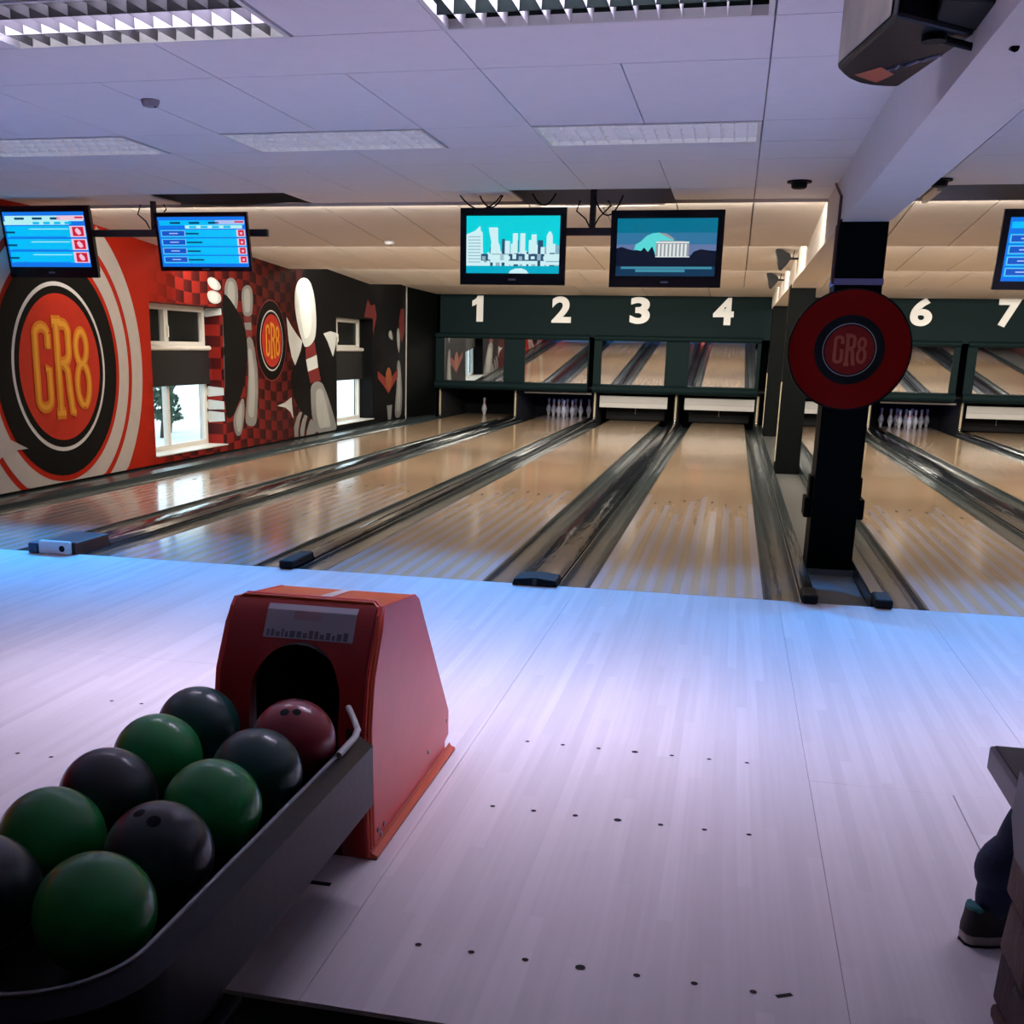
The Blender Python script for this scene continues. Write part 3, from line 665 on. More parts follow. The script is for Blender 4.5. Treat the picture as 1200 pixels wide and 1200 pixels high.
for (px, py), lit in panels.items():
    t = thing('ceiling_light', plab[(px, py)], 'ceiling light', (px + 0.62, py + 0.315, H - 0.004), 'louvred ceiling lights')
    x0, x1, y0, y1 = px + 0.006, px + 1.234, py + 0.006, py + 0.624
    f = MB()
    for q in ((x0, x1, y0, y0 + 0.02), (x0, x1, y1 - 0.02, y1), (x0, x0 + 0.02, y0 + 0.02, y1 - 0.02), (x1 - 0.02, x1, y0 + 0.02, y1 - 0.02)):
        f.box(q[0], q[1], q[2], q[3], H - 0.006, H + 0.03, M_fin)
    f.build('frame', t)
    tr = MB(); mt = M_tray_refl if lit == 2 else (M_tray if lit else M_tilew)
    zt_ = H + (0.115 if lit else 0.036)
    tr.box(x0, x1, y0, y1, zt_, zt_ + 0.005, mt)
    for q in ((x0, x1, y0, y0 + 0.006), (x0, x1, y1 - 0.006, y1), (x0, x0 + 0.006, y0, y1), (x1 - 0.006, x1, y0, y1)): tr.box(q[0], q[1], q[2], q[3], H + 0.03, H + 0.115, mt)
    tr.build('tray', t)
    FH = 0.085 if lit else 0.030
    nx = 15 if lit else 17; ny = 3 if lit else 4
    fs = None
    for k in range(1, nx):
        xx = x0 + (x1 - x0) * k / nx
        if fs is None:
            fs = MB().prism([(xx - 0.006, H + FH), (xx + 0.006, H + FH), (xx + 0.001, H - 0.002), (xx - 0.001, H - 0.002)], 'y', y0 + 0.02, y1 - 0.02, M_mirf if not lit else (M_fin if lit == 2 else mat('fin_grey', (0.11, 0.11, 0.115), 0.5, spec=0.1))).build('louvre_fin', t); fx = xx
        else:
            o = fs.copy(); C.objects.link(o); o.location = (xx - fx, 0, 0)
    for k in range(1, ny):
        yy = y0 + (y1 - y0) * k / ny
        MB().prism([(yy - 0.012, H + FH), (yy + 0.012, H + FH), (yy + 0.002, H - 0.003), (yy - 0.002, H - 0.003)], 'x', x0 + 0.02, x1 - 0.02, M_tray_refl if lit == 2 else (M_mirf if not lit else (M_div_shade if k == 1 else M_fin))).build('divider', t)  # nearest divider of a lit panel is darkened by colour, as if shaded
    if lit:
        for yy in ((y0 + 0.16, y1 - 0.16) if lit == 1 else (y0 + 0.10,)):
            MB().tube([(x0 + 0.03, yy, H + 0.088), (x1 - 0.03, yy, H + 0.088)], 0.013, M_tube, 10).build('tube', t, smooth=True)

# small ceiling fittings
def spot_fitting(x, y, label):
    t = thing('ceiling_spot', label, 'spot lamp', (x, y, H - 0.052))
    MB().lathe([(0.085, H - 0.012), (0.085, H - 0.001)], (x, y, 0), M_rub, 20).build('flange', t, smooth=True)
    MB().lathe([(0.040, H - 0.052), (0.052, H - 0.046), (0.058, H - 0.012)], (x, y, 0), M_rub, 20).build('lamp_body', t, smooth=True)
spot_fitting(0.594, 1.95, 'small black ceiling spot left of the concrete beam')
spot_fitting(1.526, 1.95, 'small black ceiling spot right of the concrete beam')
t = thing('smoke_detector', 'small round grey smoke detector on ceiling at upper left', 'smoke detector', (-2.745, -1.233, H - 0.034))
MB().lathe([(0.024, H - 0.034), (0.038, H - 0.030), (0.046, H - 0.012), (0.048, H - 0.001)], (-2.745, -1.233, 0), mat('detector_grey', (0.30, 0.28, 0.32), 0.5), 20).build('body', t, smooth=True)
MB().lathe([(0.005, H - 0.037), (0.007, H - 0.032)], (-2.72, -1.233, 0), M_rub, 8).build('led', t)
t = thing('smoke_detector', 'small round white detector on stepped ceiling left of skyline screen', 'smoke detector', (-3.35, 5.0, 2.46))
MB().lathe([(0.03, 2.462), (0.05, 2.468), (0.055, 2.498)], (-3.35, 5.0, 0), M_white, 16).build('body', t, smooth=True)

# ------------------------------------------------------------------ beam, columns
bm_ = MB(); bm_.box(0.862, 1.158, YB, 1.30, 2.29, 2.80, M_beam)
struct('beam_near', bm_)  # concrete beam above the approach
b2 = MB(); b2.prism([(1.70, 2.29), (7.9, 2.29), (8.3, 2.24), (8.75, 2.29), (15.3, 2.29), (16.9, 2.29), (16.9, 2.80), (1.70, 2.80)], 'x', 0.862, 1.158, M_tilewarm)
b2.box(0.862, 1.158, 1.30, 1.70, 2.31, 2.80, M_beam)
struct('beam_far', b2)  # same beam carried on above the lanes
def column(y0, y1, label, front=False):
    t = thing('column', label, 'column', (1.003, (y0 + y1) / 2, -0.055))
    MB().box(0.852, 1.156, y0, y1, -0.055, 2.31 if front else 2.285, M_black).build('shaft', t, bevel=0.008)
    if front:
        MB().box(0.848, 1.160, y0 - 0.004, y1 + 0.004, 1.895, 1.935, mat('band_violet', (0.17, 0.15, 0.28), 0.5)).build('band', t)
        for x0, x1 in ((0.800, 0.851), (1.157, 1.205)):
            MB().box(x0, x1, y0 + 0.06, y1 - 0.12, 0.33, 0.47, M_black).build('bracket', t, bevel=0.01)
        for x0, x1 in ((0.824, 0.851), (1.157, 1.178)):
            MB().box(x0, x1, y0 + 0.08, y1 - 0.14, 0.471, 0.62, M_black).build('bracket', t, bevel=0.01)
        MB().tube([(0.842, y0 + 0.02, 1.90), (0.842, y0 + 0.02, 2.45), (0.842, y0 + 0.6, 2.6)], 0.010, mat('pipe_brown', (0.07, 0.02, 0.02), 0.5), 8).build('cable_pipe', t, smooth=True)
        MB().box(0.80, 1.2, y0 - 0.05, y0 + 0.02, -0.054, -0.02, M_channel).build('foot_plate', t)
    else:
        MB().box(0.838, 0.851, y0 + 0.02, y0 + 0.05, 0.1, 1.1, M_trim).build('edge_strip', t)
    return t
column(1.30, 1.72, 'tall black square column carrying the red disc sign', True)
column(8.32, 8.76, 'plain black column behind the disc sign, midway down the lanes')
column(15.35, 15.8, 'farthest black column in front of the masking wall')

# disc sign on the first column
t = thing('disc_sign', 'round glossy red and black disc sign on the black column', 'sign', (0.985, 1.26, 1.09))
M_dred = mat('disc_red', (0.20, 0.004, 0.003), 0.15, coat=0.6); M_dred2 = mat('disc_red_light', (0.22, 0.012, 0.008), 0.25, coat=0.5)
M_dblk = mat('disc_black', (0.006, 0.006, 0.006), 0.25); M_dsil = mat('disc_silver', (0.45, 0.45, 0.47), 0.3, 0.6); M_dlet = mat('disc_letter', (0.42, 0.07, 0.03), 0.4)
DC = (0.985, 1.478)
for nm, r, y0, y1, m in (('rim', 0.398, 1.262, 1.294, M_dblk), ('red_plate', 0.386, 1.256, 1.262, M_dred), ('black_ring', 0.225, 1.252, 1.256, M_dblk), ('silver_ring', 0.172, 1.249, 1.252, M_dsil), ('black_line', 0.167, 1.247, 1.249, M_dblk), ('centre_plate', 0.158, 1.244, 1.247, M_dred2)):
    MB().prism(ring_pts(DC, r, 64), 'y', y0, y1, m).build(nm, t)
for nm, paths, wd in gr8():
    mb = MB()
    for ip, pa in enumerate(paths):
        for q in stroke(pa, wd * 0.9): mb.poly([(DC[0] + p[0] * 0.14, 1.2425 - ip * 0.0003, DC[1] + p[1] * 0.14) for p in q], M_dlet)
    mb.build(nm.replace('painted_', ''), t)

# spotlights on the side of the beam
def beam_spot(y, z, label):
    t = thing('flood_lamp', label, 'flood lamp', (0.72, y, z - 0.1))
    MB().prism([(0.60, z + 0.09), (0.63, z + 0.11), (0.76, z + 0.05), (0.78, z - 0.0), (0.74, z - 0.06), (0.68, z - 0.13), (0.655, z - 0.115)], 'y', y - 0.09, y + 0.09, M_rub).build('lamp_body', t, bevel=0.006)
    MB().prism([(0.598, z + 0.075), (0.606, z + 0.08), (0.664, z - 0.10), (0.656, z - 0.105)], 'y', y - 0.08, y + 0.08, mat('lamp_lens', (0.03, 0.03, 0.03), 0.2)).build('lens', t)
    MB().box(0.775, 0.861, y - 0.012, y + 0.012, z - 0.012, z + 0.012, M_rub).build('arm', t)
    MB().tube([(0.80, y, z + 0.01), (0.815, y + 0.03, z + 0.10), (0.855, y + 0.02, z + 0.14)], 0.005, M_rub, 6).build('cable', t)
beam_spot(7.2, 2.50, 'nearer black flood lamp on the side of the beam')
beam_spot(11.2, 2.50, 'farther black flood lamp on the side of the beam')
for y in (7.35, 11.35):
    add_light('beam_lamp_glow', 'SPOT', (0.665, y + 0.12, 2.44), (0.86, y + 0.6, 2.42), 4, (1, 0.95, 0.88), spot_size=math.radians(110), spot_blend=1.0, shadow_soft_size=0.04)

# loudspeaker under the ceiling beside the beam
t = thing('loudspeaker', 'black loudspeaker with curved front hung from the concrete beam', 'loudspeaker', (0.68, -2.8, 2.34))
M_sp = mat('speaker_black', (0.004, 0.005, 0.012), 0.4, bump=0.1, spec=0.25); M_grl = mat('speaker_grille', (0.40, 0.37, 0.27), 0.35, 0.7, var=0.7, scale=5)
a, b_, c_, d_ = Vector((0.505, -2.66)), Vector((0.735, -2.36)), Vector((0.860, -3.03)), Vector((0.615, -3.27))
front = [a + (b_ - a) * k / 6 + Vector((-0.03, 0.07)) * math.sin(math.pi * k / 6) for k in range(7)]
poly = [tuple(p) for p in front] + [tuple(c_), tuple(d_)]
MB().prism(poly, 'z', 2.36, 2.615, M_sp).build('cabinet', t, bevel=0.012)
g_ = MB(); nrm = Vector((a.y - d_.y, -(a.x - d_.x))).normalized() * -0.004
p0, p1 = a + (d_ - a) * 0.03 + nrm, a + (d_ - a) * 0.92 + nrm
g_.add([(p0.x, p0.y, 2.375), (p1.x, p1.y, 2.375), (p1.x, p1.y, 2.605), (p0.x, p0.y, 2.605)], [(0, 1, 2, 3)], M_grl); g_.build('side_grille', t)
M_ora = mat('logo_orange', (0.42, 0.10, 0.05), 0.5); M_scr = mat('logo_script', (0.22, 0.24, 0.36), 0.5)
q0 = Vector((0.62, -2.55))
MB().add([(q0.x - 0.055, q0.y - 0.03, 2.358), (q0.x + 0.03, q0.y + 0.10, 2.358), (q0.x + 0.075, q0.y - 0.02, 2.358), (q0.x + 0.02, q0.y - 0.13, 2.358)], [(0, 1, 2, 3)], M_ora).build('logo_patch', t)
scr = MB(); path = [(q0.x + 0.04 + 0.02 * k + 0.008 * math.sin(k * 1.9), q0.y - 0.10 - 0.022 * k + 0.022 * math.sin(k * 2.6), 2.357) for k in range(8)]
scr.tube(path, 0.005, M_scr, 5); scr.build('logo_script', t)
MB().prism([(0.72, -3.36), (0.93, -3.28), (0.86, -2.98), (0.74, -3.0)], 'z', 2.375, 2.612, M_rub).build('rear_unit', t, bevel=0.01)
MB().tube([(0.76, -3.05, 2.352), (0.80, -3.03, 2.345), (0.915, -2.97, 2.33), (0.94, -2.99, 2.35), (0.945, -3.2, 2.285)], 0.012, M_rub, 8).build('bracket', t, smooth=True)
MB().tube([(0.745, -3.06, 2.34), (0.745, -3.06, 2.362)], 0.035, M_rub, 14).build('pivot', t, smooth=True)

# ------------------------------------------------------------------ masking unit with mirrors
t_y = YM
def mask(x0, x1, mirrors, label):
    t = thing('masking_frame', label, 'frame', ((x0 + x1) / 2, YM, 0.60))
    MB().tube([(x0, YM - 0.03, 1.69), (x1, YM - 0.03, 1.69)], 0.055, M_greenblack, 14).build('top_bar', t, smooth=True)
    MB().tube([(x0, YM - 0.03, 0.685), (x1, YM - 0.03, 0.685)], 0.085, M_greenblack, 14).build('bottom_bar', t, smooth=True)
    xs_ = [x0] + [v for m in mirrors for v in m] + [x1]
    for k in range(0, len(xs_), 2):
        MB().box(xs_[k], xs_[k + 1], YM - 0.02, YM + 0.06, 0.69, 1.69, M_greenblack).build('post', t)
    MB().box(x0, x1, YM + 0.045, YM + 0.06, 0.69, 1.69, M_greenblack).build('back_board', t)
    for a, b in mirrors:
        th = math.radians(3.06); hz = 0.44
        mb = MB().box(a + 0.002, b - 0.002, -0.003, 0.003, -hz, hz, M_mirror).xf(Matrix.Translation((0, YM + 0.012, 1.213)) @ Matrix.Rotation(th, 4, 'X'))
        mb.build('mirror', t)
mask(-5.925, -2.675, [(-5.743, -4.453), (-4.009, -2.70)], 'dark masking frame with two mirrors above lanes one and two')
mask(-2.575, 0.735, [(-2.419, -1.124), (-0.656, 0.662)], 'dark masking frame with two mirrors above lanes three and four')
mask(1.18, 4.42, [(1.36, 2.62), (3.07, 4.30)], 'dark masking frame with mirror left of number seven, above lane six')
mask(4.55, 7.85, [(4.72, 5.98), (6.45, 7.70)], 'dark masking frame with mirror below number seven')
dlab = ['nearest the left corner', 'second from the left corner', 'below the gap between the picture monitors', 'just left of the farthest black column',
        'hidden behind the disc sign', 'just right of the red disc', 'at the right edge under the score monitor', 'past the right edge']
def digit(ch, x, z, label):
    if ch == '1':
        pts = [(-0.035, -0.26), (0.105, -0.26), (0.105, 0.26), (-0.015, 0.26), (-0.05, 0.20), (-0.13, 0.155), (-0.13, 0.045), (-0.07, 0.07), (-0.035, 0.10)]
        MB().prism([(x + p[0] + 0.01, z + p[1]) for p in pts], 'y', YM - 0.009, YM + 0.015, M_num).build('lane_number', None, label=label, cat='number', group='lane numbers')
        return
    cu = bpy.data.curves.new('number', 'FONT'); cu.body = ch; cu.size = 0.70; cu.offset = 0.028; cu.extrude = 0.012; cu.align_x = 'CENTER'; cu.resolution_u = 6
    o = bpy.data.objects.new('tmp', cu); C.objects.link(o)
    dg = bpy.context.evaluated_depsgraph_get(); me = bpy.data.meshes.new_from_object(o.evaluated_get(dg))
    bpy.data.objects.remove(o); bpy.data.curves.remove(cu)
    xs_ = [v.co.x for v in me.vertices]; ys_ = [v.co.y for v in me.vertices]
    cx, cy = (min(xs_) + max(xs_)) / 2, (min(ys_) + max(ys_)) / 2; sy = 0.52 / (max(ys_) - min(ys_))
    sx = {'1': 0.27}.get(ch, 0.40) / (max(xs_) - min(xs_))
    for v in me.vertices: v.co = Vector(((v.co.x - cx) * sx, -v.co.z, (v.co.y - cy) * sy))
    me.materials.clear(); me.materials.append(M_num); me.name = 'lane_number'
    ob = bpy.data.objects.new('lane_number', me); C.objects.link(ob); ob.location = (x, YM + 0.003, z); WL[ob.name] = Vector(ob.location)
    setp(ob, label, 'number', 'lane numbers')
for ch, x in (('1', -5.04), ('2', -3.287), ('3', -1.694), ('4', -0.051), ('5', 1.9), ('6', 3.636), ('7', 5.187), ('8', 7.0)):
    digit(ch, x, 2.237 if x < 3 else 2.27, 'white number %s on the black wall, ' % NW[int(ch) - 1] + dlab[int(ch) - 1])

# pinsetter surroundings
def kick(x, y0, label, trim=True):
    t = thing('kickback', label, 'partition', (x, 18.2, -0.16))
    MB().box(x - 0.04, x + 0.04, y0, 19.5, -0.15, 0.66, M_dark).build('board', t)
    if trim: MB().box(x - 0.018, x + 0.018, y0 - 0.012, y0, 0.02, 0.60, M_trim).build('edge_trim', t)
    MB().lathe([(0.0, 0.0), (0.02, 0.01), (0.028, 0.03), (0.02, 0.05), (0, 0.06)], (x, y0 - 0.03, 0.03), M_chrome, 10).build('bolt', t, smooth=True)
kx = [(-5.88, 'left of lane one'), (-4.23, 'between lanes one and two'), (-2.54, 'between lanes two and three'), (-0.87, 'between lanes three and four'),
      (0.76, 'right of lane four'), (1.25, 'left of lane five behind the column'), (2.92, 'left of lane six'), (4.626, 'between lanes six and seven'), (6.31, 'right of lane seven'), (8.02, 'beyond the farthest right lane')]
for x, s_ in kx: kick(x, 17.25, 'black pin deck side board with pale edge, ' + s_)
pit = MB(); pit.box(XL, XR, 19.51, 19.56, -0.15, 0.70, M_dark)
struct('wall_pit', pit)
pt = MB(); pt.box(XL, XR, YM + 0.12, 19.5, 0.665, 0.70, M_dark); struct('ceiling_pit', pt)
for i, lab in ((2, 'white horizontal guard board under the mirror of lane three'), (3, 'white horizontal guard board under the mirror of lane four'), (4, 'white guard board at the end of lane five behind column'), (6, 'white horizontal guard board under the mirror of lane seven'), (7, 'white guard board at the end of the farthest right lane')):
    x = LC[i]; t = thing('guard_board', lab, 'guard board', (x, 17.3, 0.02), 'pinsetter guard boards')
    MB().box(x - 0.70, x + 0.70, 17.28, 17.31, 0.295, 0.535, M_guard).build('white_board', t, bevel=0.006)
    MB().box(x - 0.70, x + 0.70, 17.265, 17.28, 0.40, 0.408, mat('guard_line', (0.35, 0.33, 0.32), 0.5)).build('ridge', t)
    MB().box(x - 0.62, x + 0.62, 17.95, 17.99, 0.02, 0.34, M_rub).build('sweep_bar', t)
    MB().box(x - 0.006, x + 0.006, 17.94, 17.95, 0.14, 0.26, M_trim).build('centre_mark', t)
MB().box(-4.03, -2.62, 17.2, 17.23, 0.545, 0.58, mat('bar_grey', (0.28, 0.26, 0.25), 0.5)).build('deck_bar', None, label='thin grey bar above the pins of lane two', cat='bar')
MB().box(3.1, 4.5, 17.2, 17.23, 0.545, 0.58, mat('bar_grey', (0.28, 0.26, 0.25), 0.5)).build('deck_bar', None, label='thin grey bar above the pins of lane six', cat='bar')

# pins
pin_prof = [(0.0258, 0.0), (0.0290, 0.010), (0.0365, 0.055), (0.0520, 0.095), (0.0605, 0.114), (0.0575, 0.150), (0.0460, 0.190), (0.0315, 0.230), (0.0240, 0.260), (0.0228, 0.285), (0.0262, 0.315), (0.0323, 0.345), (0.0300, 0.365), (0.018, 0.379), (0.004, 0.381)]
def make_pin(loc, label):
    t = thing('bowling_pin', label, 'bowling pin', loc)
    MB().lathe(pin_prof, loc, M_pin, 18).build('body', t, smooth=True)
    for z0, r0, z1, r1 in ((0.236, 0.0306, 0.246, 0.0283), (0.262, 0.0246, 0.272, 0.0240)):
        MB().lathe([(r0 + 0.0004, z0), (r1 + 0.0004, z1)], loc, M_pinred, 18).build('stripe', t, smooth=True)
    return t
pin_src = None
nm10 = ['front', 'second row left', 'second row right', 'third row left', 'third row middle', 'third row right', 'back row far left', 'back row inner left', 'back row inner right', 'back row far right']
def rack(i, which):
    global pin_src
    k = 0
    for r in range(4):
        for c in range(r + 1):
            if k in which:
                loc = (LC[i] + (c - r / 2) * 0.3048, 18.29 + r * 0.264, 0.001)
                lab = '%s white pin of the rack at the end of lane %s' % (nm10[k], NW[i])
                if which == [0]: lab = 'single white pin standing at the end of lane one'
                if pin_src is None: pin_src = make_pin(loc, lab)
                else: copy_tree(pin_src, loc, lab)
            k += 1
rack(0, [0]); rack(1, range(10)); rack(5, range(10))
for o in bpy.data.objects:
    if o.name.startswith('bowling_pin'): o['group'] = 'pins on the pin decks'
for i, en in ((0, 0.35), (1, 2.2), (5, 2.2)):
    add_light('pin_deck_light', 'AREA', (LC[i], 17.45, 0.62), (LC[i], 18.7, 0.1), en, (0.10, 0.18, 1.0), shape='RECTANGLE', size=1.0, size_y=0.08)

# ------------------------------------------------------------------ screens
def emi(name, col, s=1.0): return mat(name, (0.01, 0.01, 0.01), 0.3, emit=col, es=s, var=0.0)
B0 = emi('screen_blue', (0.004, 0.17, 0.80), 1.0); B1 = emi('screen_cyan', (0.0, 0.52, 0.95), 1.0); B2 = emi('screen_deep', (0.003, 0.10, 0.60), 1.0)
BW = emi('screen_pale', (0.45, 0.85, 0.88), 1.0); BR = emi('screen_red', (0.62, 0.01, 0.05), 1.0); BP = emi('screen_pink', (0.85, 0.55, 0.68), 1.0); BD = emi('screen_text', (0.0, 0.05, 0.16), 1.0); BG = emi('screen_lav', (0.42, 0.52, 0.86), 1.0)
SK = emi('screen_sky', (0.0, 0.62, 0.70), 1.0); SB = emi('screen_water', (0.0, 0.40, 0.56), 1.0); SWH = emi('screen_white', (0.60, 0.86, 0.90), 1.0); SDK = emi('screen_dark_building', (0.02, 0.08, 0.16), 1.0); SGR = emi('screen_grey', (0.28, 0.42, 0.52), 1.0)
DS1 = emi('screen_dusk_top', (0.0, 0.16, 0.27), 1.0); DS2 = emi('screen_dusk_mid', (0.03, 0.17, 0.33), 1.0); DS3 = emi('screen_dusk_low', (0.12, 0.18, 0.36), 1.0); DTR = emi('screen_trees', (0.002, 0.006, 0.02), 1.0); DWT = emi('screen_lake', (0.005, 0.035, 0.085), 1.0); DRF = emi('screen_glint', (0.05, 0.26, 0.36), 1.0); DDM = emi('screen_dome', (0.10, 0.66, 0.66), 1.0); DCO = emi('screen_columns', (0.72, 0.80, 0.78), 1.0); DSH = emi('screen_portico', (0.30, 0.30, 0.34), 1.0)
M_tv = mat('tv_black', (0.008, 0.008, 0.012), 0.25)
M_tag = mat('tv_mark', (0.28, 0.28, 0.32), 0.4)
def tv(cx, cy, cz, wd, hh, yaw, tilt, draw, label, bz=(0.055, 0.055, 0.05, 0.09)):
    t = thing('monitor', label, 'monitor', (cx, cy, cz - hh / 2))
    Mx = Matrix.Translation((cx, cy, cz)) @ Matrix.Rotation(yaw, 4, 'Z') @ Matrix.Rotation(tilt, 4, 'X')
    l, r, tp, bt = bz
    x0, x1, z0, z1 = -wd / 2, wd / 2, -hh / 2, hh / 2
    f = MB()
    for q in ((x0, x0 + l, z0, z1), (x1 - r, x1, z0, z1), (x0 + l, x1 - r, z1 - tp, z1), (x0 + l, x1 - r, z0, z0 + bt)): f.box(q[0], q[1], -0.012, 0.02, q[2], q[3], M_tv)
    f.xf(Mx).build('bezel', t)
    MB().box(x0 + 0.03, x1 - 0.03, 0.02, 0.09, z0 + 0.04, z1 - 0.04, M_tv).xf(Mx).build('back_shell', t, bevel=0.01)
    im = MB(); sx, sz = x1 - r - x0 - l, z1 - tp - z0 - bt
    lay = [0]
    def rect(u0, u1, v0, v1, m, d):
        im.add([(x0 + l + sx * u, -0.004 - 0.0005 * d, z0 + bt + sz * v) for u, v in ((u0, v0), (u1, v0), (u1, v1), (u0, v1))], [(0, 1, 2, 3)], m)
    def shape(pts, m, d):
        im.add([(x0 + l + sx * u, -0.004 - 0.0005 * d, z0 + bt + sz * v) for u, v in pts], [tuple(range(len(pts)))], m)
    draw(rect, shape)
    im.xf(Mx).build('screen_image', t)
    MB().box(-0.03, 0.03, -0.014, -0.012, z0 + bt * 0.40, z0 + bt * 0.55, M_tag).xf(Mx).build('maker_mark', t)
    return t
def score(first, rows_n):
    def draw(rect, shape):
        rect(0, 1, 0, 1, B0, 0)
        rect(0.02, 0.98, 0.83, 0.93, BW if first else B1, 1)
        rect(0.66, 0.99, 0.85, 0.93, BP if first else BG, 2)
        rect(0.88, 0.98, 0.88, 0.91, BR, 3)
        for u in (0.14, 0.36, 0.58): rect(u, u + 0.12, 0.86, 0.90, BD, 2)
        rect(0.0 if first else 0.31, 0.80 if first else 0.96, 0.765, 0.83, BW, 1)
        for k in range(4): rect(0.36 + 0.13 * k, 0.44 + 0.13 * k, 0.775, 0.82, B1, 2)
        n = rows_n; h = 0.70 / n
        for k in range(n):
            v1 = 0.745 - k * h; v0 = v1 - h * 0.86
            rect(0.02, 0.99, v0, v1, B1, 1)
            if first:
                rect(0.0, 0.12, v0 + h * 0.30, v0 + h * 0.45, BD, 2); rect(0.05, 0.75, v0 + h * 0.02, v0 + h * 0.07, B0, 2); rect(0.30, 0.78, v0 + h * 0.60, v0 + h * 0.66, BW, 2)
                rect(0.80, 0.985, v0, v1, BP, 2); rect(0.83, 0.965, v0 + h * 0.08, v1 - h * 0.08, BR, 3)
                shape([(0.86, v0 + h * 0.55), (0.89, v0 + h * 0.72), (0.925, v0 + h * 0.50), (0.935, v0 + h * 0.25), (0.90, v0 + h * 0.16), (0.875, v0 + h * 0.30)], BP, 4)
            else:
                rect(0.03, 0.30, v0 + h * 0.12, v1 - h * 0.1, BG, 2); rect(0.035, 0.295, v0 + h * 0.15, v1 - h * 0.13, B2, 3); rect(0.12, 0.22, v0 + h * 0.38, v0 + h * 0.50, BG, 4)
                rect(0.31, 0.46 + 0.03 * (k % 2), v0 + h * 0.32, v0 + h * 0.50, BD, 2)
                rect(0.89, 0.985, v0 + h * 0.05, v1, BP, 2); rect(0.91, 0.975, v0 + h * 0.13, v1 - h * 0.06, BR, 3); rect(0.93, 0.955, v0 + h * 0.3, v1 - h * 0.3, BP, 4)
    return draw
def skyline(rect, shape):
    rect(0, 1, 0, 1, SK, 0); rect(0, 1, 0, 0.17, SB, 1)
    rnd = random.Random(4)
    for k in range(26):
        u = 0.16 + 0.032 * k; wd_ = rnd.uniform(0.025, 0.06); h = rnd.uniform(0.35, 0.62) * (1.0 if k > 3 else 0.8)
        rect(u, min(1, u + wd_), 0.13, h, (SWH, SGR, SWH, SDK)[k % 4], 2 + k % 3)
    shape([(0.0, 0.13), (0.0, 0.68), (0.09, 0.74), (0.13, 0.80), (0.15, 0.83), (0.155, 0.74), (0.175, 0.72), (0.185, 0.13)], SWH, 6)
    for k in range(9): rect(0.02, 0.155, 0.19 + 0.055 * k, 0.205 + 0.055 * k, SGR, 7)
    shape([(0.26, 0.30), (0.27, 0.55), (0.25, 0.70), (0.24, 0.80), (0.34, 0.80), (0.345, 0.55), (0.36, 0.50), (0.38, 0.30)], SWH, 6)
    shape([(0.86, 0.36), (0.86, 0.66), (0.885, 0.73), (0.905, 0.73), (0.925, 0.66), (0.93, 0.36)], SWH, 6)
    for u, h in ((0.50, 0.70), (0.58, 0.70), (0.70, 0.68)): rect(u, u + 0.055, 0.35, h, SWH, 6)
    rect(0.16, 1.0, 0.22, 0.34, SDK, 8)
    for k in range(12): rect(0.17 + 0.066 * k, 0.21 + 0.066 * k, 0.23 + 0.01 * (k % 3), 0.30 + 0.04 * (k % 2), SWH if k % 3 else SGR, 9)
    rect(0.26, 0.46, 0.19, 0.33, SWH, 9); rect(0.44, 0.76, 0.16, 0.22, SWH, 10); rect(0.84, 1.0, 0.15, 0.34, SWH, 10); rect(0.86, 1.0, 0.20, 0.22, SGR, 11)
    rect(0.02, 0.26, 0.13, 0.19, SWH, 10)
    shape([(0.46, 0.0), (0.48, 0.05), (0.53, 0.085), (0.60, 0.09), (0.65, 0.06), (0.68, 0.0)], SWH, 10)
def memorial(rect, shape):
    rect(0, 1, 0.75, 1, DS1, 0); rect(0, 1, 0.55, 0.75, DS2, 0); rect(0, 1, 0.17, 0.55, DS3, 0); rect(0, 1, 0, 0.17, DWT, 1)
    rect(0.05, 0.97, 0.125, 0.165, DRF, 2); rect(0.2, 0.7, 0.07, 0.12, DRF, 2)
    shape([(0.0, 0.17), (0.0, 0.48), (0.05, 0.51), (0.12, 0.47), (0.2, 0.44), (0.30, 0.40), (0.45, 0.36), (0.75, 0.36), (0.78, 0.43), (0.85, 0.47), (0.92, 0.45), (1.0, 0.44), (1.0, 0.17)], DTR, 2)
    shape([(0.18, 0.46), (0.19, 0.55), (0.24, 0.60), (0.30, 0.70), (0.36, 0.745), (0.42, 0.755), (0.50, 0.72), (0.55, 0.66), (0.59, 0.60), (0.60, 0.36), (0.32, 0.36)], DDM, 3)
    shape([(0.42, 0.755), (0.50, 0.74), (0.59, 0.64), (0.55, 0.64), (0.47, 0.71)], DSH, 4)
    shape([(0.40, 0.34), (0.40, 0.59), (0.45, 0.62), (0.68, 0.61), (0.73, 0.57), (0.73, 0.34)], DSH, 5)
    for k in range(8): rect(0.42 + 0.038 * k, 0.441 + 0.038 * k, 0.34, 0.56, DCO, 6)
    rect(0.40, 0.73, 0.575, 0.60, DCO, 6); rect(0.38, 0.74, 0.33, 0.345, DCO, 6)
    shape([(0.17, 0.30), (0.19, 0.46), (0.25, 0.44), (0.28, 0.50), (0.32, 0.42), (0.36, 0.52), (0.39, 0.40), (0.40, 0.30)], DTR, 7)
TVY = 2.46
tl = math.radians(11)
tv(-5.73, TVY, 2.275, 0.91, 0.60, 0.0, tl, score(True, 3), 'monitor with cyan score rows and red squares above the big logo')
tv(-4.25, TVY + 0.02, 2.275, 0.85, 0.475, 0.0, tl, score(False, 4), 'slim monitor with blue score list above the first window', bz=(0.022, 0.022, 0.035, 0.035))
tv(-1.555, TVY, 2.233, 0.855, 0.585, 0.03, math.radians(4), skyline, 'monitor showing a bright turquoise city skyline', bz=(0.05, 0.05, 0.06, 0.09))
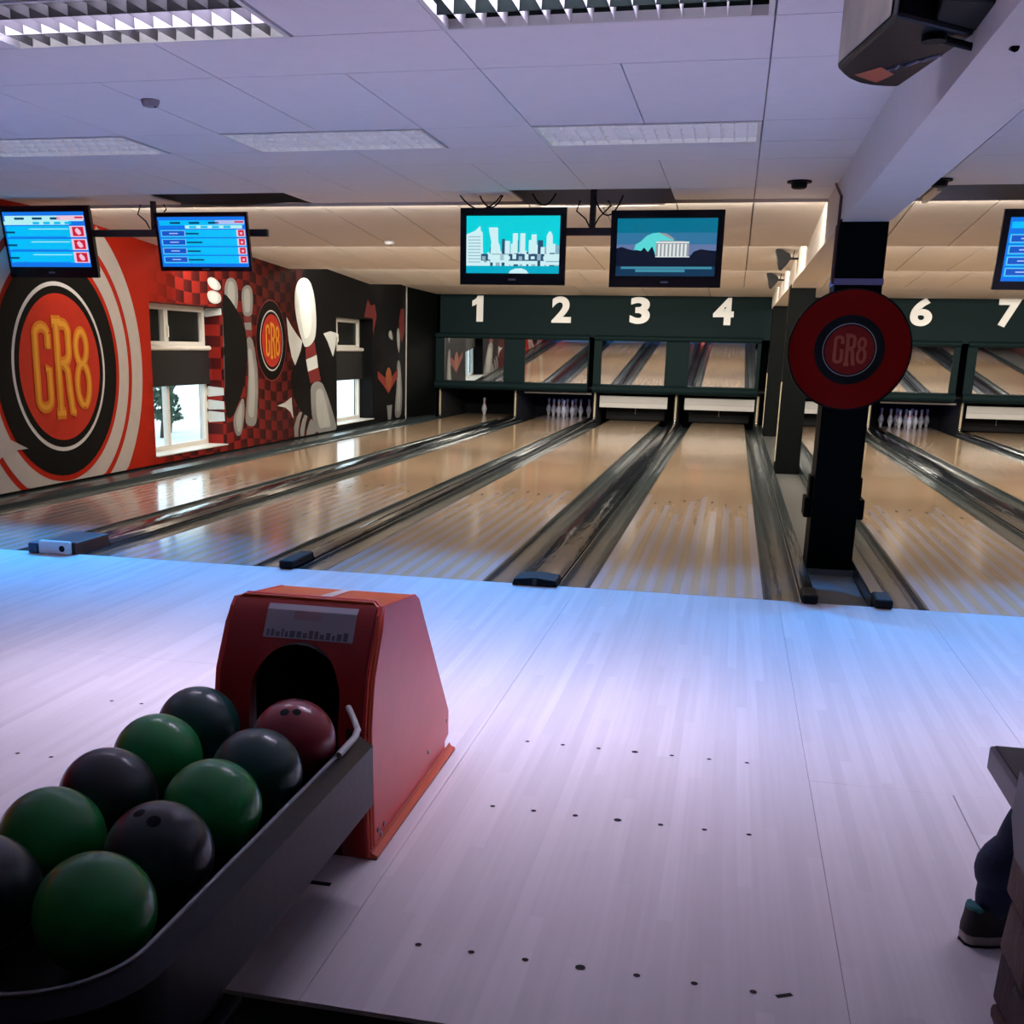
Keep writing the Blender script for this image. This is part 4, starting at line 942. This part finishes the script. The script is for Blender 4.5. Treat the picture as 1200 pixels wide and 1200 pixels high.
tv(-0.342, TVY, 2.215, 0.865, 0.57, -0.01, math.radians(6), memorial, 'monitor showing a domed white building at dusk', bz=(0.05, 0.05, 0.06, 0.085))
tv(2.49, TVY, 2.21, 0.87, 0.56, 0.0, tl, score(False, 4), 'monitor with blue score list cut off at the right edge', bz=(0.05, 0.05, 0.055, 0.06))
M_pole = mat('pole_dark_brown', (0.055, 0.04, 0.045), 0.5)
def mount(xp, xa, xb, label, zt=2.80, by=0.162):
    t = thing('monitor_mount', label, 'mount', (xp, TVY + 0.22, 2.33))
    MB().tube([(xp, TVY + 0.24, zt), (xp, TVY + 0.24, 2.36)], 0.027, M_pole, 12).build('pole', t, smooth=True)
    MB().box(xp - 0.06, xp + 0.06, TVY + 0.18, TVY + 0.30, zt - 0.03, zt, M_pole).build('ceiling_plate', t)
    MB().box(xa, xb, TVY + 0.20, TVY + 0.24, 2.335, 2.395, M_pole).build('cross_bar', t, bevel=0.004)
    for xx in (xa + 0.3, xb - 0.3): MB().box(xx - 0.05, xx + 0.05, TVY + by, TVY + 0.20, 2.18, 2.42, M_pole).build('tv_bracket', t)
    # loose cables
    for dx, dz in ((-0.05, 0.10), (0.06, 0.14)):
        MB().tube([(xp + dx * 0.3, TVY + 0.19, 2.40), (xp + dx, TVY + 0.19, 2.43 + dz * 0.3), (xp + dx * 2.5, TVY + 0.19, 2.42 + dz), (xp + dx * 2.0, TVY + 0.20, 2.60)], 0.006, M_rub, 6).build('cable', t, smooth=True)
mount(-0.955, -1.95, 0.05, 'dark ceiling pole and bar holding the two picture monitors', by=0.121)
mount(-4.82, -6.0, -3.74, 'dark ceiling pole and bar holding the two left score monitors')
mount(2.9, 2.1, 3.9, 'dark pole and bar of the right edge score monitor')
def cable_loop(x0, x1, zt, drop, label, dy=0.06):
    pts = [(x0 + (x1 - x0) * k / 8, TVY + dy, zt - drop * (1 - (k / 4 - 1) ** 2)) for k in range(9)]
    MB().tube(pts, 0.006, M_rub, 6).build('loose_cable', None, smooth=True, label=label, cat='cable', group='cables hanging over the monitors')
cable_loop(-2.02, -1.66, 2.64, 0.115, 'longest black cable loop hanging above the skyline monitor')
cable_loop(-1.86, -1.66, 2.64, 0.10, 'short inner cable loop above the skyline monitor', 0.09)
cable_loop(-1.42, -1.23, 2.64, 0.09, 'black cable loop just right above the skyline monitor')
cable_loop(-0.93, -0.70, 2.62, 0.15, 'black cable loop beside the pole left of dusk monitor')

# ------------------------------------------------------------------ ball return
M_hood = mat('hood_red', (0.78, 0.058, 0.050), 0.34, bump=0.05, bscale=20, var=0.12); M_hood_shade = mat('hood_red_painted_shade', (0.36, 0.020, 0.016), 0.35, var=0.15); M_hoodt = mat('hood_orange', (0.72, 0.10, 0.022), 0.35, var=0.12)  # front red: same paint as the sides, darkened to stand in for shade
M_rack = mat('rack_grey', (0.007, 0.007, 0.014), 0.4, var=0.25, scale=10, bump=0.08, spec=0.22); M_scr_ = mat('screw_steel', (0.3, 0.28, 0.28), 0.4, 0.6)
t = thing('ball_return', 'red ball return hood with dark grey ball trough beside the approach', 'ball return', (-0.90, -4.3, 0))
HX0, HX1 = -1.125, -0.67
side = [(-4.08, 0.002), (-4.118, 0.40), (-4.088, 0.54), (-3.985, 0.705), (-3.955, 0.728), (-3.60, 0.690), (-3.555, 0.668), (-3.128, 0.16), (-3.125, 0.065), (-3.175, 0.055), (-3.175, 0.002)]
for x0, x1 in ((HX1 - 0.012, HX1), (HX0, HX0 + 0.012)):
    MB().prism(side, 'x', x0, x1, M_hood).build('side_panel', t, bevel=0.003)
top = [(-4.088, 0.54), (-3.985, 0.705), (-3.955, 0.728), (-3.60, 0.690), (-3.555, 0.668), (-3.128, 0.16), (-3.125, 0.065)]
mb = MB()
xi0, xi1 = HX0 + 0.0125, HX1 - 0.0125
for i in range(2, len(top) - 1):
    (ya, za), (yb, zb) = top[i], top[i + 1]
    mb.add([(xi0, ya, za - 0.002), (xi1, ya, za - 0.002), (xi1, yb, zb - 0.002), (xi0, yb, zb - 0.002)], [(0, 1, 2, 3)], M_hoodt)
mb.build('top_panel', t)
# front panel with arched ball opening
def fy(z): # front face position at height z
    pr = [(0.002, -4.078), (0.40, -4.116), (0.54, -4.086), (0.705, -3.985), (0.727, -3.957)]
    for (z0, y0), (z1, y1) in zip(pr, pr[1:]):
        if z <= z1: return y0 + (y1 - y0) * (z - z0) / (z1 - z0)
    return pr[-1][1]
fp = MB(); cxh, rh, zc = -0.885, 0.133, 0.485
N = 16
outer_z = 0.726
ar = [(cxh + rh * math.cos(math.pi * (1 - k / N)), zc + rh * 1.05 * math.sin(math.pi * (1 - k / N))) for k in range(N + 1)]
for k in range(N):
    (xa, za), (xb, zb) = ar[k], ar[k + 1]
    q = [(xa, za), (xb, zb), (xb, outer_z), (xa, outer_z)]
    for zlo, zhi in ((0.0, 0.54), (0.54, 0.705), (0.705, outer_z)):
        a0, b0 = max(za, zlo), max(zb, zlo)
        if min(a0, b0) >= zhi: continue
        a0, b0 = min(a0, zhi), min(b0, zhi)
        fp.add([(xa, fy(a0), a0), (xb, fy(b0), b0), (xb, fy(zhi), zhi), (xa, fy(zhi), zhi)], [(0, 1, 2, 3)], M_hood_shade)
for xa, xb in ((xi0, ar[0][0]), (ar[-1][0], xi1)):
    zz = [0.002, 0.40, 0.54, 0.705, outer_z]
    for z0, z1 in zip(zz, zz[1:]): fp.add([(xa, fy(z0), z0), (xb, fy(z0), z0), (xb, fy(z1), z1), (xa, fy(z1), z1)], [(0, 1, 2, 3)], M_hood_shade)
for z0, z1 in ((0.002, 0.20),): fp.add([(ar[0][0], fy(z0), z0), (ar[-1][0], fy(z0), z0), (ar[-1][0], fy(z1), z1), (ar[0][0], fy(z1), z1)], [(0, 1, 2, 3)], M_hood_shade)
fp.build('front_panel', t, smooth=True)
MB().prism([(x, z) for x, z in ar] + [(ar[-1][0], 0.20), (ar[0][0], 0.20)], 'y', -4.06, -3.60, M_dark, cap=False).build('ball_tunnel', t)
MB().poly([(x, -3.60, z) for x, z in ar] + [(ar[-1][0], -3.6, 0.20), (ar[0][0], -3.6, 0.20)], M_dark).build('tunnel_back', t)
# rim beads along the front edge of the hood
for dy, m in ((0.012, M_hoodt), (0.035, M_hood)):
    rim = [(HX1 + 0.002, fy(z) + dy, z) for z in (0.03, 0.40, 0.54, 0.66)] + [(HX1 - 0.004, -3.975 + dy, 0.712), (HX1 - 0.03, -3.955 + dy, 0.731), (HX0 + 0.03, -3.955 + dy, 0.731), (HX0 + 0.004, -3.975 + dy, 0.712)] + [(HX0 - 0.002, fy(z) + dy, z) for z in (0.66, 0.54, 0.40, 0.03)]
    MB().tube(rim, 0.006, m, 8).build('edge_bead', t, smooth=True)
M_lip = mat('base_orange', (0.55, 0.09, 0.03), 0.4)
MB().prism([(HX1 + 0.001, 0.002), (HX1 + 0.022, 0.002), (HX1 + 0.022, 0.012), (HX1 + 0.006, 0.018), (HX1 + 0.001, 0.03)], 'y', -4.075, -3.11, M_lip).build('base_lip', t)
for y, z in ((-3.16, 0.13), (-3.42, 0.10), (-3.94, 0.055), (-4.00, 0.06), (-3.97, 0.035)):
    MB().tube([(HX1 - 0.001, y, z), (HX1 + 0.004, y, z)], 0.008, M_scr_, 8).build('screw', t)
# notice sheet in a clear pocket on the front, with faded print
M_paper = mat('notice_paper', (0.50, 0.50, 0.56), 0.5, var=0.05); M_pink = mat('notice_pink', (0.55, 0.36, 0.40), 0.6); M_ink = mat('notice_ink', (0.17, 0.16, 0.21), 0.6)
def sheet(x0, x1, z0, z1, m, off, name, par):
    n = 3
    mb = MB()
    zz = sorted({z0, z1} | ({0.705} if z0 < 0.705 < z1 else set()))
    for a, b in zip(zz, zz[1:]): mb.add([(x0, fy(a) - off, a), (x1, fy(a) - off, a), (x1, fy(b) - off, b), (x0, fy(b) - off, b)], [(0, 1, 2, 3)], m)
    return mb.build(name, par)
sh = sheet(-1.005, -0.735, 0.632, 0.718, M_paper, 0.003, 'notice_sheet', t)
sheet(-0.92, -0.84, 0.682, 0.706, M_pink, 0.005, 'pink_print', sh)
rnd = random.Random(3)
x = -0.995
while x < -0.75:
    w_ = rnd.uniform(0.006, 0.016); sheet(x, x + w_, 0.636, rnd.uniform(0.648, 0.658), M_ink, 0.005, 'faded_print', sh); x += w_ + 0.005
MB().add([(-0.905, -3.9, 0.7235), (-0.865, -3.9, 0.7235), (-0.872, -3.62, 0.6935), (-0.905, -3.62, 0.6935)], [(0, 1, 2, 3)], mat('tape_white', (0.75, 0.70, 0.68), 0.5)).build('tape_strip', t)
# trough
TX0, TX1 = -1.225, -0.615
TXc = (TX0 + TX1) / 2
def trough_outline(inset, n=10):
    r = 0.24 - inset; pts = []
    x0, x1, y0, y1 = TX0 + inset, TX1 - inset, -5.62 + inset, -4.17
    pts += [(x1 - 0.05, y1), (x1, y1 - 0.05)]
    pts += [(x1 - r + r * math.cos(a), y0 + r + r * math.sin(a)) for a in [-math.pi / 2 * k / n for k in range(n + 1)]]
    pts += [(x0 + r - r * math.sin(a), y0 + r - r * math.cos(a)) for a in [math.pi / 2 * k / n for k in range(n + 1)]]
    pts += [(x0, y1 - 0.05), (x0 + 0.05, y1)]
    return pts
po, pi_ = trough_outline(0.0), trough_outline(0.042)
n = len(po); mb = MB()
lev = [(po, 0.235), (po, 0.405), (pi_, 0.432), (pi_, 0.27)]
vs = []
for pts, z in lev: vs += [(p[0], p[1], z) for p in pts]
fs = [(L * n + i, L * n + i + 1, (L + 1) * n + i + 1, (L + 1) * n + i) for L in range(3) for i in range(n - 1)]
mb.add(vs, fs, M_rack); mb.build('trough_wall', t, smooth=True)
mb = MB(); mb.poly([(p[0], p[1], 0.335) for p in pi_], M_rub); mb.poly([(p[0], p[1], 0.236) for p in po], M_rub); mb.build('trough_floor', t)
MB().tube([(p[0], p[1], 0.434) for p in pi_[1:-1]], 0.005, mat('rim_wear', (0.22, 0.22, 0.23), 0.3, 0.6), 6).build('trough_rim', t, smooth=True)
MB().box(TXc - 0.19, TXc + 0.19, -5.45, -4.93, 0.05, 0.236, M_rack).build('pedestal', t, bevel=0.01)
MB().box(TXc - 0.22, TXc + 0.22, -5.48, -4.90, -0.098 if False else 0.001, 0.05, M_rack).build('pedestal_foot', t, bevel=0.01)
MB().tube([(-0.715, -4.128, 0.475), (-0.700, -4.15, 0.468), (-0.680, -4.18, 0.455), (-0.658, -4.22, 0.446), (-0.650, -4.27, 0.441), (-0.650, -4.40, 0.438)], 0.009, mat('guide_white', (0.6, 0.6, 0.58), 0.4), 8).build('ball_guide', t, smooth=True)
MB().tube([(-1.15, -4.128, 0.468), (-1.17, -4.17, 0.455), (-1.186, -4.24, 0.441)], 0.009, MATS['guide_white'], 8).build('ball_guide', t, smooth=True)

# balls
BR_ = 0.108
cols = dict(red=(0.30, 0.03, 0.04), teal=(0.010, 0.065, 0.055), green=(0.014, 0.34, 0.075), grey=(0.028, 0.036, 0.036), green2=(0.012, 0.28, 0.050), dark=(0.030, 0.042, 0.044))
def ball(x, y, col, label, holes=None):
    z = 0.336 + BR_ + 0.012
    m = mat('ball_' + col, cols[col], 0.28, var=0.25, scale=14, bump=0.03, bscale=60, coat=0.3)
    t = thing('bowling_ball', label, 'bowling ball', (x, y, z - BR_), 'balls in the ball return')
    prof = [(max(0.0005, BR_ * math.sin(math.pi * k / 24)), -BR_ * math.cos(math.pi * k / 24)) for k in range(25)]
    MB().lathe(prof, (x, y, z), m, 40).build('body', t, smooth=True)
    if holes:
        for d, r in holes:
            d = Vector(d).normalized(); u = d.orthogonal().normalized(); v = d.cross(u); mb = MB(); nn = 14
            c = Vector((x, y, z)) + d * (BR_ + 0.0006)
            ring = [Vector((x, y, z)) + (d * math.sqrt(BR_ ** 2 - r ** 2) + (u * math.cos(2 * math.pi * k / nn) + v * math.sin(2 * math.pi * k / nn)) * r).normalized() * (BR_ + 0.0006) for k in range(nn)]
            mb.add([c] + ring, [(0, k + 1, (k + 1) % nn + 1) for k in range(nn)], M_dark); mb.build('finger_hole', t)
ball(-0.779, -4.375, 'red', 'dark red bowling ball beside the hood opening', [((-0.02, -0.50, 0.86), 0.012), ((0.25, -0.42, 0.86), 0.011), ((0.1, 0.2, 0.98), 0.013)])
ball(-0.779, -4.615, 'teal', 'dark teal ball directly in front of the red ball')
ball(-0.789, -4.835, 'green', 'bright green ball in the right row behind the dark holed ball')
ball(-0.787, -5.082, 'dark', 'black ball with finger hole between two green balls, right row', [((0.17, -0.45, 0.87), 0.014), ((-0.18, -0.3, 0.9), 0.012)])
ball(-0.784, -5.325, 'green2', 'large green ball nearest the camera in the rack')
ball(-1.060, -4.345, 'teal', 'dark teal ball left of the red ball, farthest in left row')
ball(-1.052, -4.585, 'green', 'green ball second from the hood in the left row')
ball(-1.042, -4.835, 'grey', 'charcoal ball in the middle of the left row')
ball(-1.030, -5.075, 'green2', 'green ball at the left edge, behind the last dark ball')
ball(-1.022, -5.315, 'dark', 'black ball cut off at the left edge of the picture', [((0.33, -0.55, 0.76), 0.013)])

# ------------------------------------------------------------------ low stone partition with ledge at the right
t = thing('low_partition', 'low stone clad partition with dark ledge at right edge', 'partition', (1.1, -5.3, -0.10))
M_stone = [mat('stone_%d' % k, c, 0.85, var=0.35, scale=12, bump=0.6, bscale=25) for k, c in enumerate([(0.10, 0.055, 0.05), (0.075, 0.04, 0.04), (0.13, 0.075, 0.065), (0.065, 0.04, 0.045)])]
MB().box(0.975, 1.30, -6.2, -4.50, -0.10, 0.545, M_dark).build('core', t)
rnd = random.Random(11)
zc_ = -0.098; row = 0
while zc_ < 0.53:
    hh = min(0.132, 0.542 - zc_)
    y = -4.452 - (0.0 if row % 2 else 0.0)
    first = True
    while y > -6.2:
        ln = rnd.uniform(0.22, 0.38) * (0.6 if first and row % 2 else 1); first = False
        px = rnd.uniform(0.0, 0.028)
        x0 = 0.915 + px; y1 = max(y - ln, -6.2)
        j = lambda: rnd.uniform(-0.008, 0.008)
        vs = [(x0 + j(), y + j(), zc_ + 0.004), (0.98, y, zc_ + 0.004), (0.98, y1 + 0.008, zc_ + 0.004), (x0 + j(), y1 + 0.008 + j(), zc_ + 0.004),
              (x0 + j(), y + j(), zc_ + hh - 0.005), (0.98, y, zc_ + hh - 0.005), (0.98, y1 + 0.008, zc_ + hh - 0.005), (x0 + j(), y1 + 0.008 + j(), zc_ + hh - 0.005)]
        MB().add(vs, [(0, 3, 2, 1), (4, 5, 6, 7), (0, 1, 5, 4), (2, 3, 7, 6), (1, 2, 6, 5), (0, 4, 7, 3)], rnd.choice(M_stone)).build('stone', t, bevel=0.012)
        y = y1
    zc_ += 0.132; row += 1
for k in range(5):  # stones on the far end
    MB().box(0.985, 1.295, -4.499, -4.455 - 0.012 * (k % 2), -0.096 + 0.132 * k, min(0.03 + 0.132 * k, 0.54), M_stone[k % 4]).build('stone', t, bevel=0.012)
MB().box(0.872, 1.34, -6.25, -4.345, 0.547, 0.603, mat('ledge_grey', (0.16, 0.145, 0.17), 0.5)).build('ledge_edge', t, bevel=0.006)
MB().box(0.882, 1.33, -6.24, -4.355, 0.6005, 0.606, mat('ledge_top', (0.028, 0.02, 0.02), 0.5, var=0.3)).build('ledge_top', t)
MB().prism([(-4.72, 0.50), (-4.66, 0.56), (-4.67, 0.66), (-5.6, 0.66), (-5.6, 0.50)], 'x', 0.856, 0.870, mat('side_plate', (0.075, 0.075, 0.10), 0.5)).build('side_plate', t)

# ------------------------------------------------------------------ person walking to the right, only one lower leg shows
def skin_body():
    V = []; Ed = []; R = []
    def v(p, r, parent=None):
        V.append(p); R.append(r if isinstance(r, tuple) else (r, r))
        if parent is not None: Ed.append((parent, len(V) - 1))
        return len(V) - 1
    pel = v((1.36, -4.00, 0.90), (0.125, 0.15))
    waist = v((1.36, -4.00, 1.04), (0.11, 0.14), pel); chest = v((1.375, -4.00, 1.24), (0.12, 0.16), waist); sh_ = v((1.38, -4.0, 1.37), (0.08, 0.11), chest)
    neck = v((1.39, -4.0, 1.45), 0.05, sh_); head = v((1.41, -4.0, 1.53), 0.078, neck); h2 = v((1.42, -4.0, 1.60), 0.088, head); h3 = v((1.415, -4.0, 1.66), 0.07, h2)
    # trailing leg
    hp = v((1.33, -4.09, 0.83), 0.088, pel); th = v((1.23, -4.095, 0.66), 0.080, hp); kn = v((1.130, -4.10, 0.48), 0.066, th); ca = v((1.048, -4.10, 0.33), 0.064, kn); an = v((1.002, -4.10, 0.16), 0.056, ca); hem = v((0.995, -4.10, 0.105), 0.054, an); fo = v((1.00, -4.10, 0.06), 0.030, hem)
    # leading leg
    hp = v((1.36, -3.91, 0.83), 0.088, pel); kn = v((1.50, -3.90, 0.48), 0.060, hp); ca = v((1.53, -3.90, 0.32), 0.055, kn); an = v((1.55, -3.90, 0.12), 0.048, ca); fo = v((1.56, -3.90, 0.06), 0.030, an)
    for s, sw in ((-1, 0.10), (1, -0.06)):
        a = v((1.38, -4.0 + s * 0.17, 1.34), 0.062, sh_); e = v((1.36 + sw * 0.5, -4.0 + s * 0.22, 1.10), 0.045, a); wr = v((1.40 + sw * 1.8, -4.0 + s * 0.22, 0.89), 0.030, e)
        pm = v((1.41 + sw * 2.0, -4.0 + s * 0.22, 0.82), (0.018, 0.036), wr)
        for k in range(4):
            f1 = v((1.40 + sw * 2.1 + 0.018 * (k - 1), -4.0 + s * 0.225, 0.765 + 0.004 * abs(k - 1)), 0.009, pm); v((1.405 + sw * 2.15 + 0.017 * (k - 1), -4.0 + s * 0.21, 0.725 + 0.006 * abs(k - 1)), 0.007, f1)
        tb = v((1.44 + sw * 2.0, -4.0 + s * 0.205, 0.81), 0.010, pm); v((1.455 + sw * 2.05, -4.0 + s * 0.20, 0.775), 0.008, tb)
    me = bpy.data.meshes.new('person_body'); me.from_pydata([Vector(p) for p in V], Ed, [])
    o = bpy.data.objects.new('tmp_body', me); C.objects.link(o)
    o.modifiers.new('skin', 'SKIN'); sd = o.modifiers.new('sub', 'SUBSURF'); sd.levels = 2; sd.render_levels = 2
    if not me.skin_vertices: 
        bm = bmesh.new(); bm.from_mesh(me); bm.verts.layers.skin.verify(); bm.to_mesh(me); bm.free()
    for i, sv in enumerate(me.skin_vertices[0].data): sv.radius = R[i]; sv.use_root = (i == 0)
    dg = bpy.context.evaluated_depsgraph_get(); out = bpy.data.meshes.new_from_object(o.evaluated_get(dg))
    bpy.data.objects.remove(o)
    return out
base = Vector((1.3, -4.0, 0.0))
per = thing('person', 'person in dark blue jeans and dark sneakers walking behind the stone partition', 'person', base)
me = skin_body()
for vtx in me.vertices: vtx.co -= base
M_jean = mat('jeans', (0.012, 0.026, 0.065), 0.8, bump=0.3, bscale=120, var=0.35, scale=15); M_shirt = mat('shirt_dark', (0.03, 0.03, 0.04), 0.8); M_skin = mat('skin', (0.45, 0.26, 0.19), 0.5)
me.materials.clear()
for m in (M_jean, M_shirt, M_skin): me.materials.append(m)
for p in me.polygons:
    c = p.center + base; p.use_smooth = True
    arm = abs(c.y + 4.0) > 0.155 and c.z > 0.68 and c.z < 1.2
    p.material_index = 2 if (c.z > 1.43 or (arm and c.z < 1.05 and abs(c.y + 4.0) > 0.17 and abs(c.y + 4) < 0.30 and c.z < 0.93)) else (1 if (c.z > 0.93 or arm) else 0)
pb = bpy.data.objects.new('body', me); C.objects.link(pb); pb.parent = per; WL[pb.name] = base
hr = MB()
hp = [(0.092 * math.sin(math.pi * k / 12) + 0.003, 0.10 * -math.cos(math.pi * k / 12)) for k in range(0, 13)]
hr.lathe(hp, (0, 0, 0), mat('hair_brown', (0.03, 0.018, 0.012), 0.7, bump=0.5), 20)
hr.xf(Matrix.Translation((1.392, -4.0, 1.645))); hr.build('hair', per, smooth=True)
for s in (-1, 1):
    MB().lathe([(0.002, -0.012), (0.011, 0), (0.002, 0.012)], (1.492, -4.0 + s * 0.03, 1.595), mat('eye', (0.02, 0.02, 0.02), 0.3), 10).build('eye', per, smooth=True)
    MB().lathe([(0.004, -0.03), (0.014, 0), (0.004, 0.03)], (1.415, -4.0 + s * 0.086, 1.585), M_skin, 10).build('ear', per, smooth=True)
MB().add([(1.495, -4.012, 1.56), (1.495, -3.988, 1.56), (1.518, -4.0, 1.562), (1.49, -4.0, 1.60)], [(0, 1, 2), (0, 2, 3), (2, 1, 3), (0, 3, 1)], M_skin).build('nose', per)
MB().box(1.478, 1.486, -4.022, -3.978, 1.532, 1.538, mat('lips', (0.3, 0.12, 0.1), 0.5)).build('mouth', per)
# rolled hem and shoes
MB().tube([(1.020, -4.10, 0.262), (1.008, -4.10, 0.236), (1.002, -4.10, 0.212), (0.998, -4.10, 0.190), (0.996, -4.10, 0.170), (0.996, -4.10, 0.155)], [0.050, 0.058, 0.064, 0.063, 0.055, 0.046], M_jean, 14).build('trouser_fold', per, smooth=True)
M_shoe = mat('shoe_black', (0.010, 0.008, 0.010), 0.6); M_sole = mat('shoe_sole', (0.34, 0.31, 0.28), 0.6); M_teal = mat('shoe_teal', (0.02, 0.20, 0.22), 0.6)
def shoe(hx, hy, ang, lift):
    Mx = Matrix.Translation((hx, hy, lift)) @ Matrix.Rotation(ang, 4, 'Z')
    def outline(k): # along +x from the heel, k widens
        top = [(0.0, 0.016), (0.012, 0.030), (0.05, 0.036), (0.12, 0.036), (0.19, 0.046), (0.235, 0.042), (0.262, 0.022), (0.268, 0.0)]
        return [(x, y * k) for x, y in top] + [(x, -y * k) for x, y in reversed(top[:-1])]
    MB().prism(outline(1.06), 'z', 0.004, 0.030, M_sole).xf(Mx).build('shoe_sole', per, bevel=0.006)
    MB().prism(outline(1.04), 'z', 0.0, 0.0045, M_rub).xf(Mx).build('shoe_tread', per)
    mb = MB(); lv = [(1.0, 0.03, 0.0, 1.0), (1.0, 0.05, 0.0, 0.97), (0.92, 0.072, 0.004, 0.70), (0.86, 0.098, 0.008, 0.42)]
    o0 = outline(1.0); n = len(o0); vs = []
    for kk, z, x0, L in lv: vs += [(x0 + x * L, y * kk, z) for x, y in o0]
    mb.add(vs, [(a * n + i, a * n + (i + 1) % n, (a + 1) * n + (i + 1) % n, (a + 1) * n + i) for a in range(3) for i in range(n)] + [tuple(range(3 * n, 4 * n))], M_shoe)
    mb.xf(Mx).build('shoe_upper', per, smooth=True)
    MB().prism([(0.004, 0.010), (0.016, 0.028), (0.030, 0.032), (0.030, -0.032), (0.016, -0.028), (0.004, -0.010)], 'z', 0.092, 0.106, M_teal).xf(Mx).build('heel_tab', per, bevel=0.004)
shoe(0.925, -4.125, math.radians(18), 0.001)
shoe(1.50, -3.90, math.radians(4), 0.001)
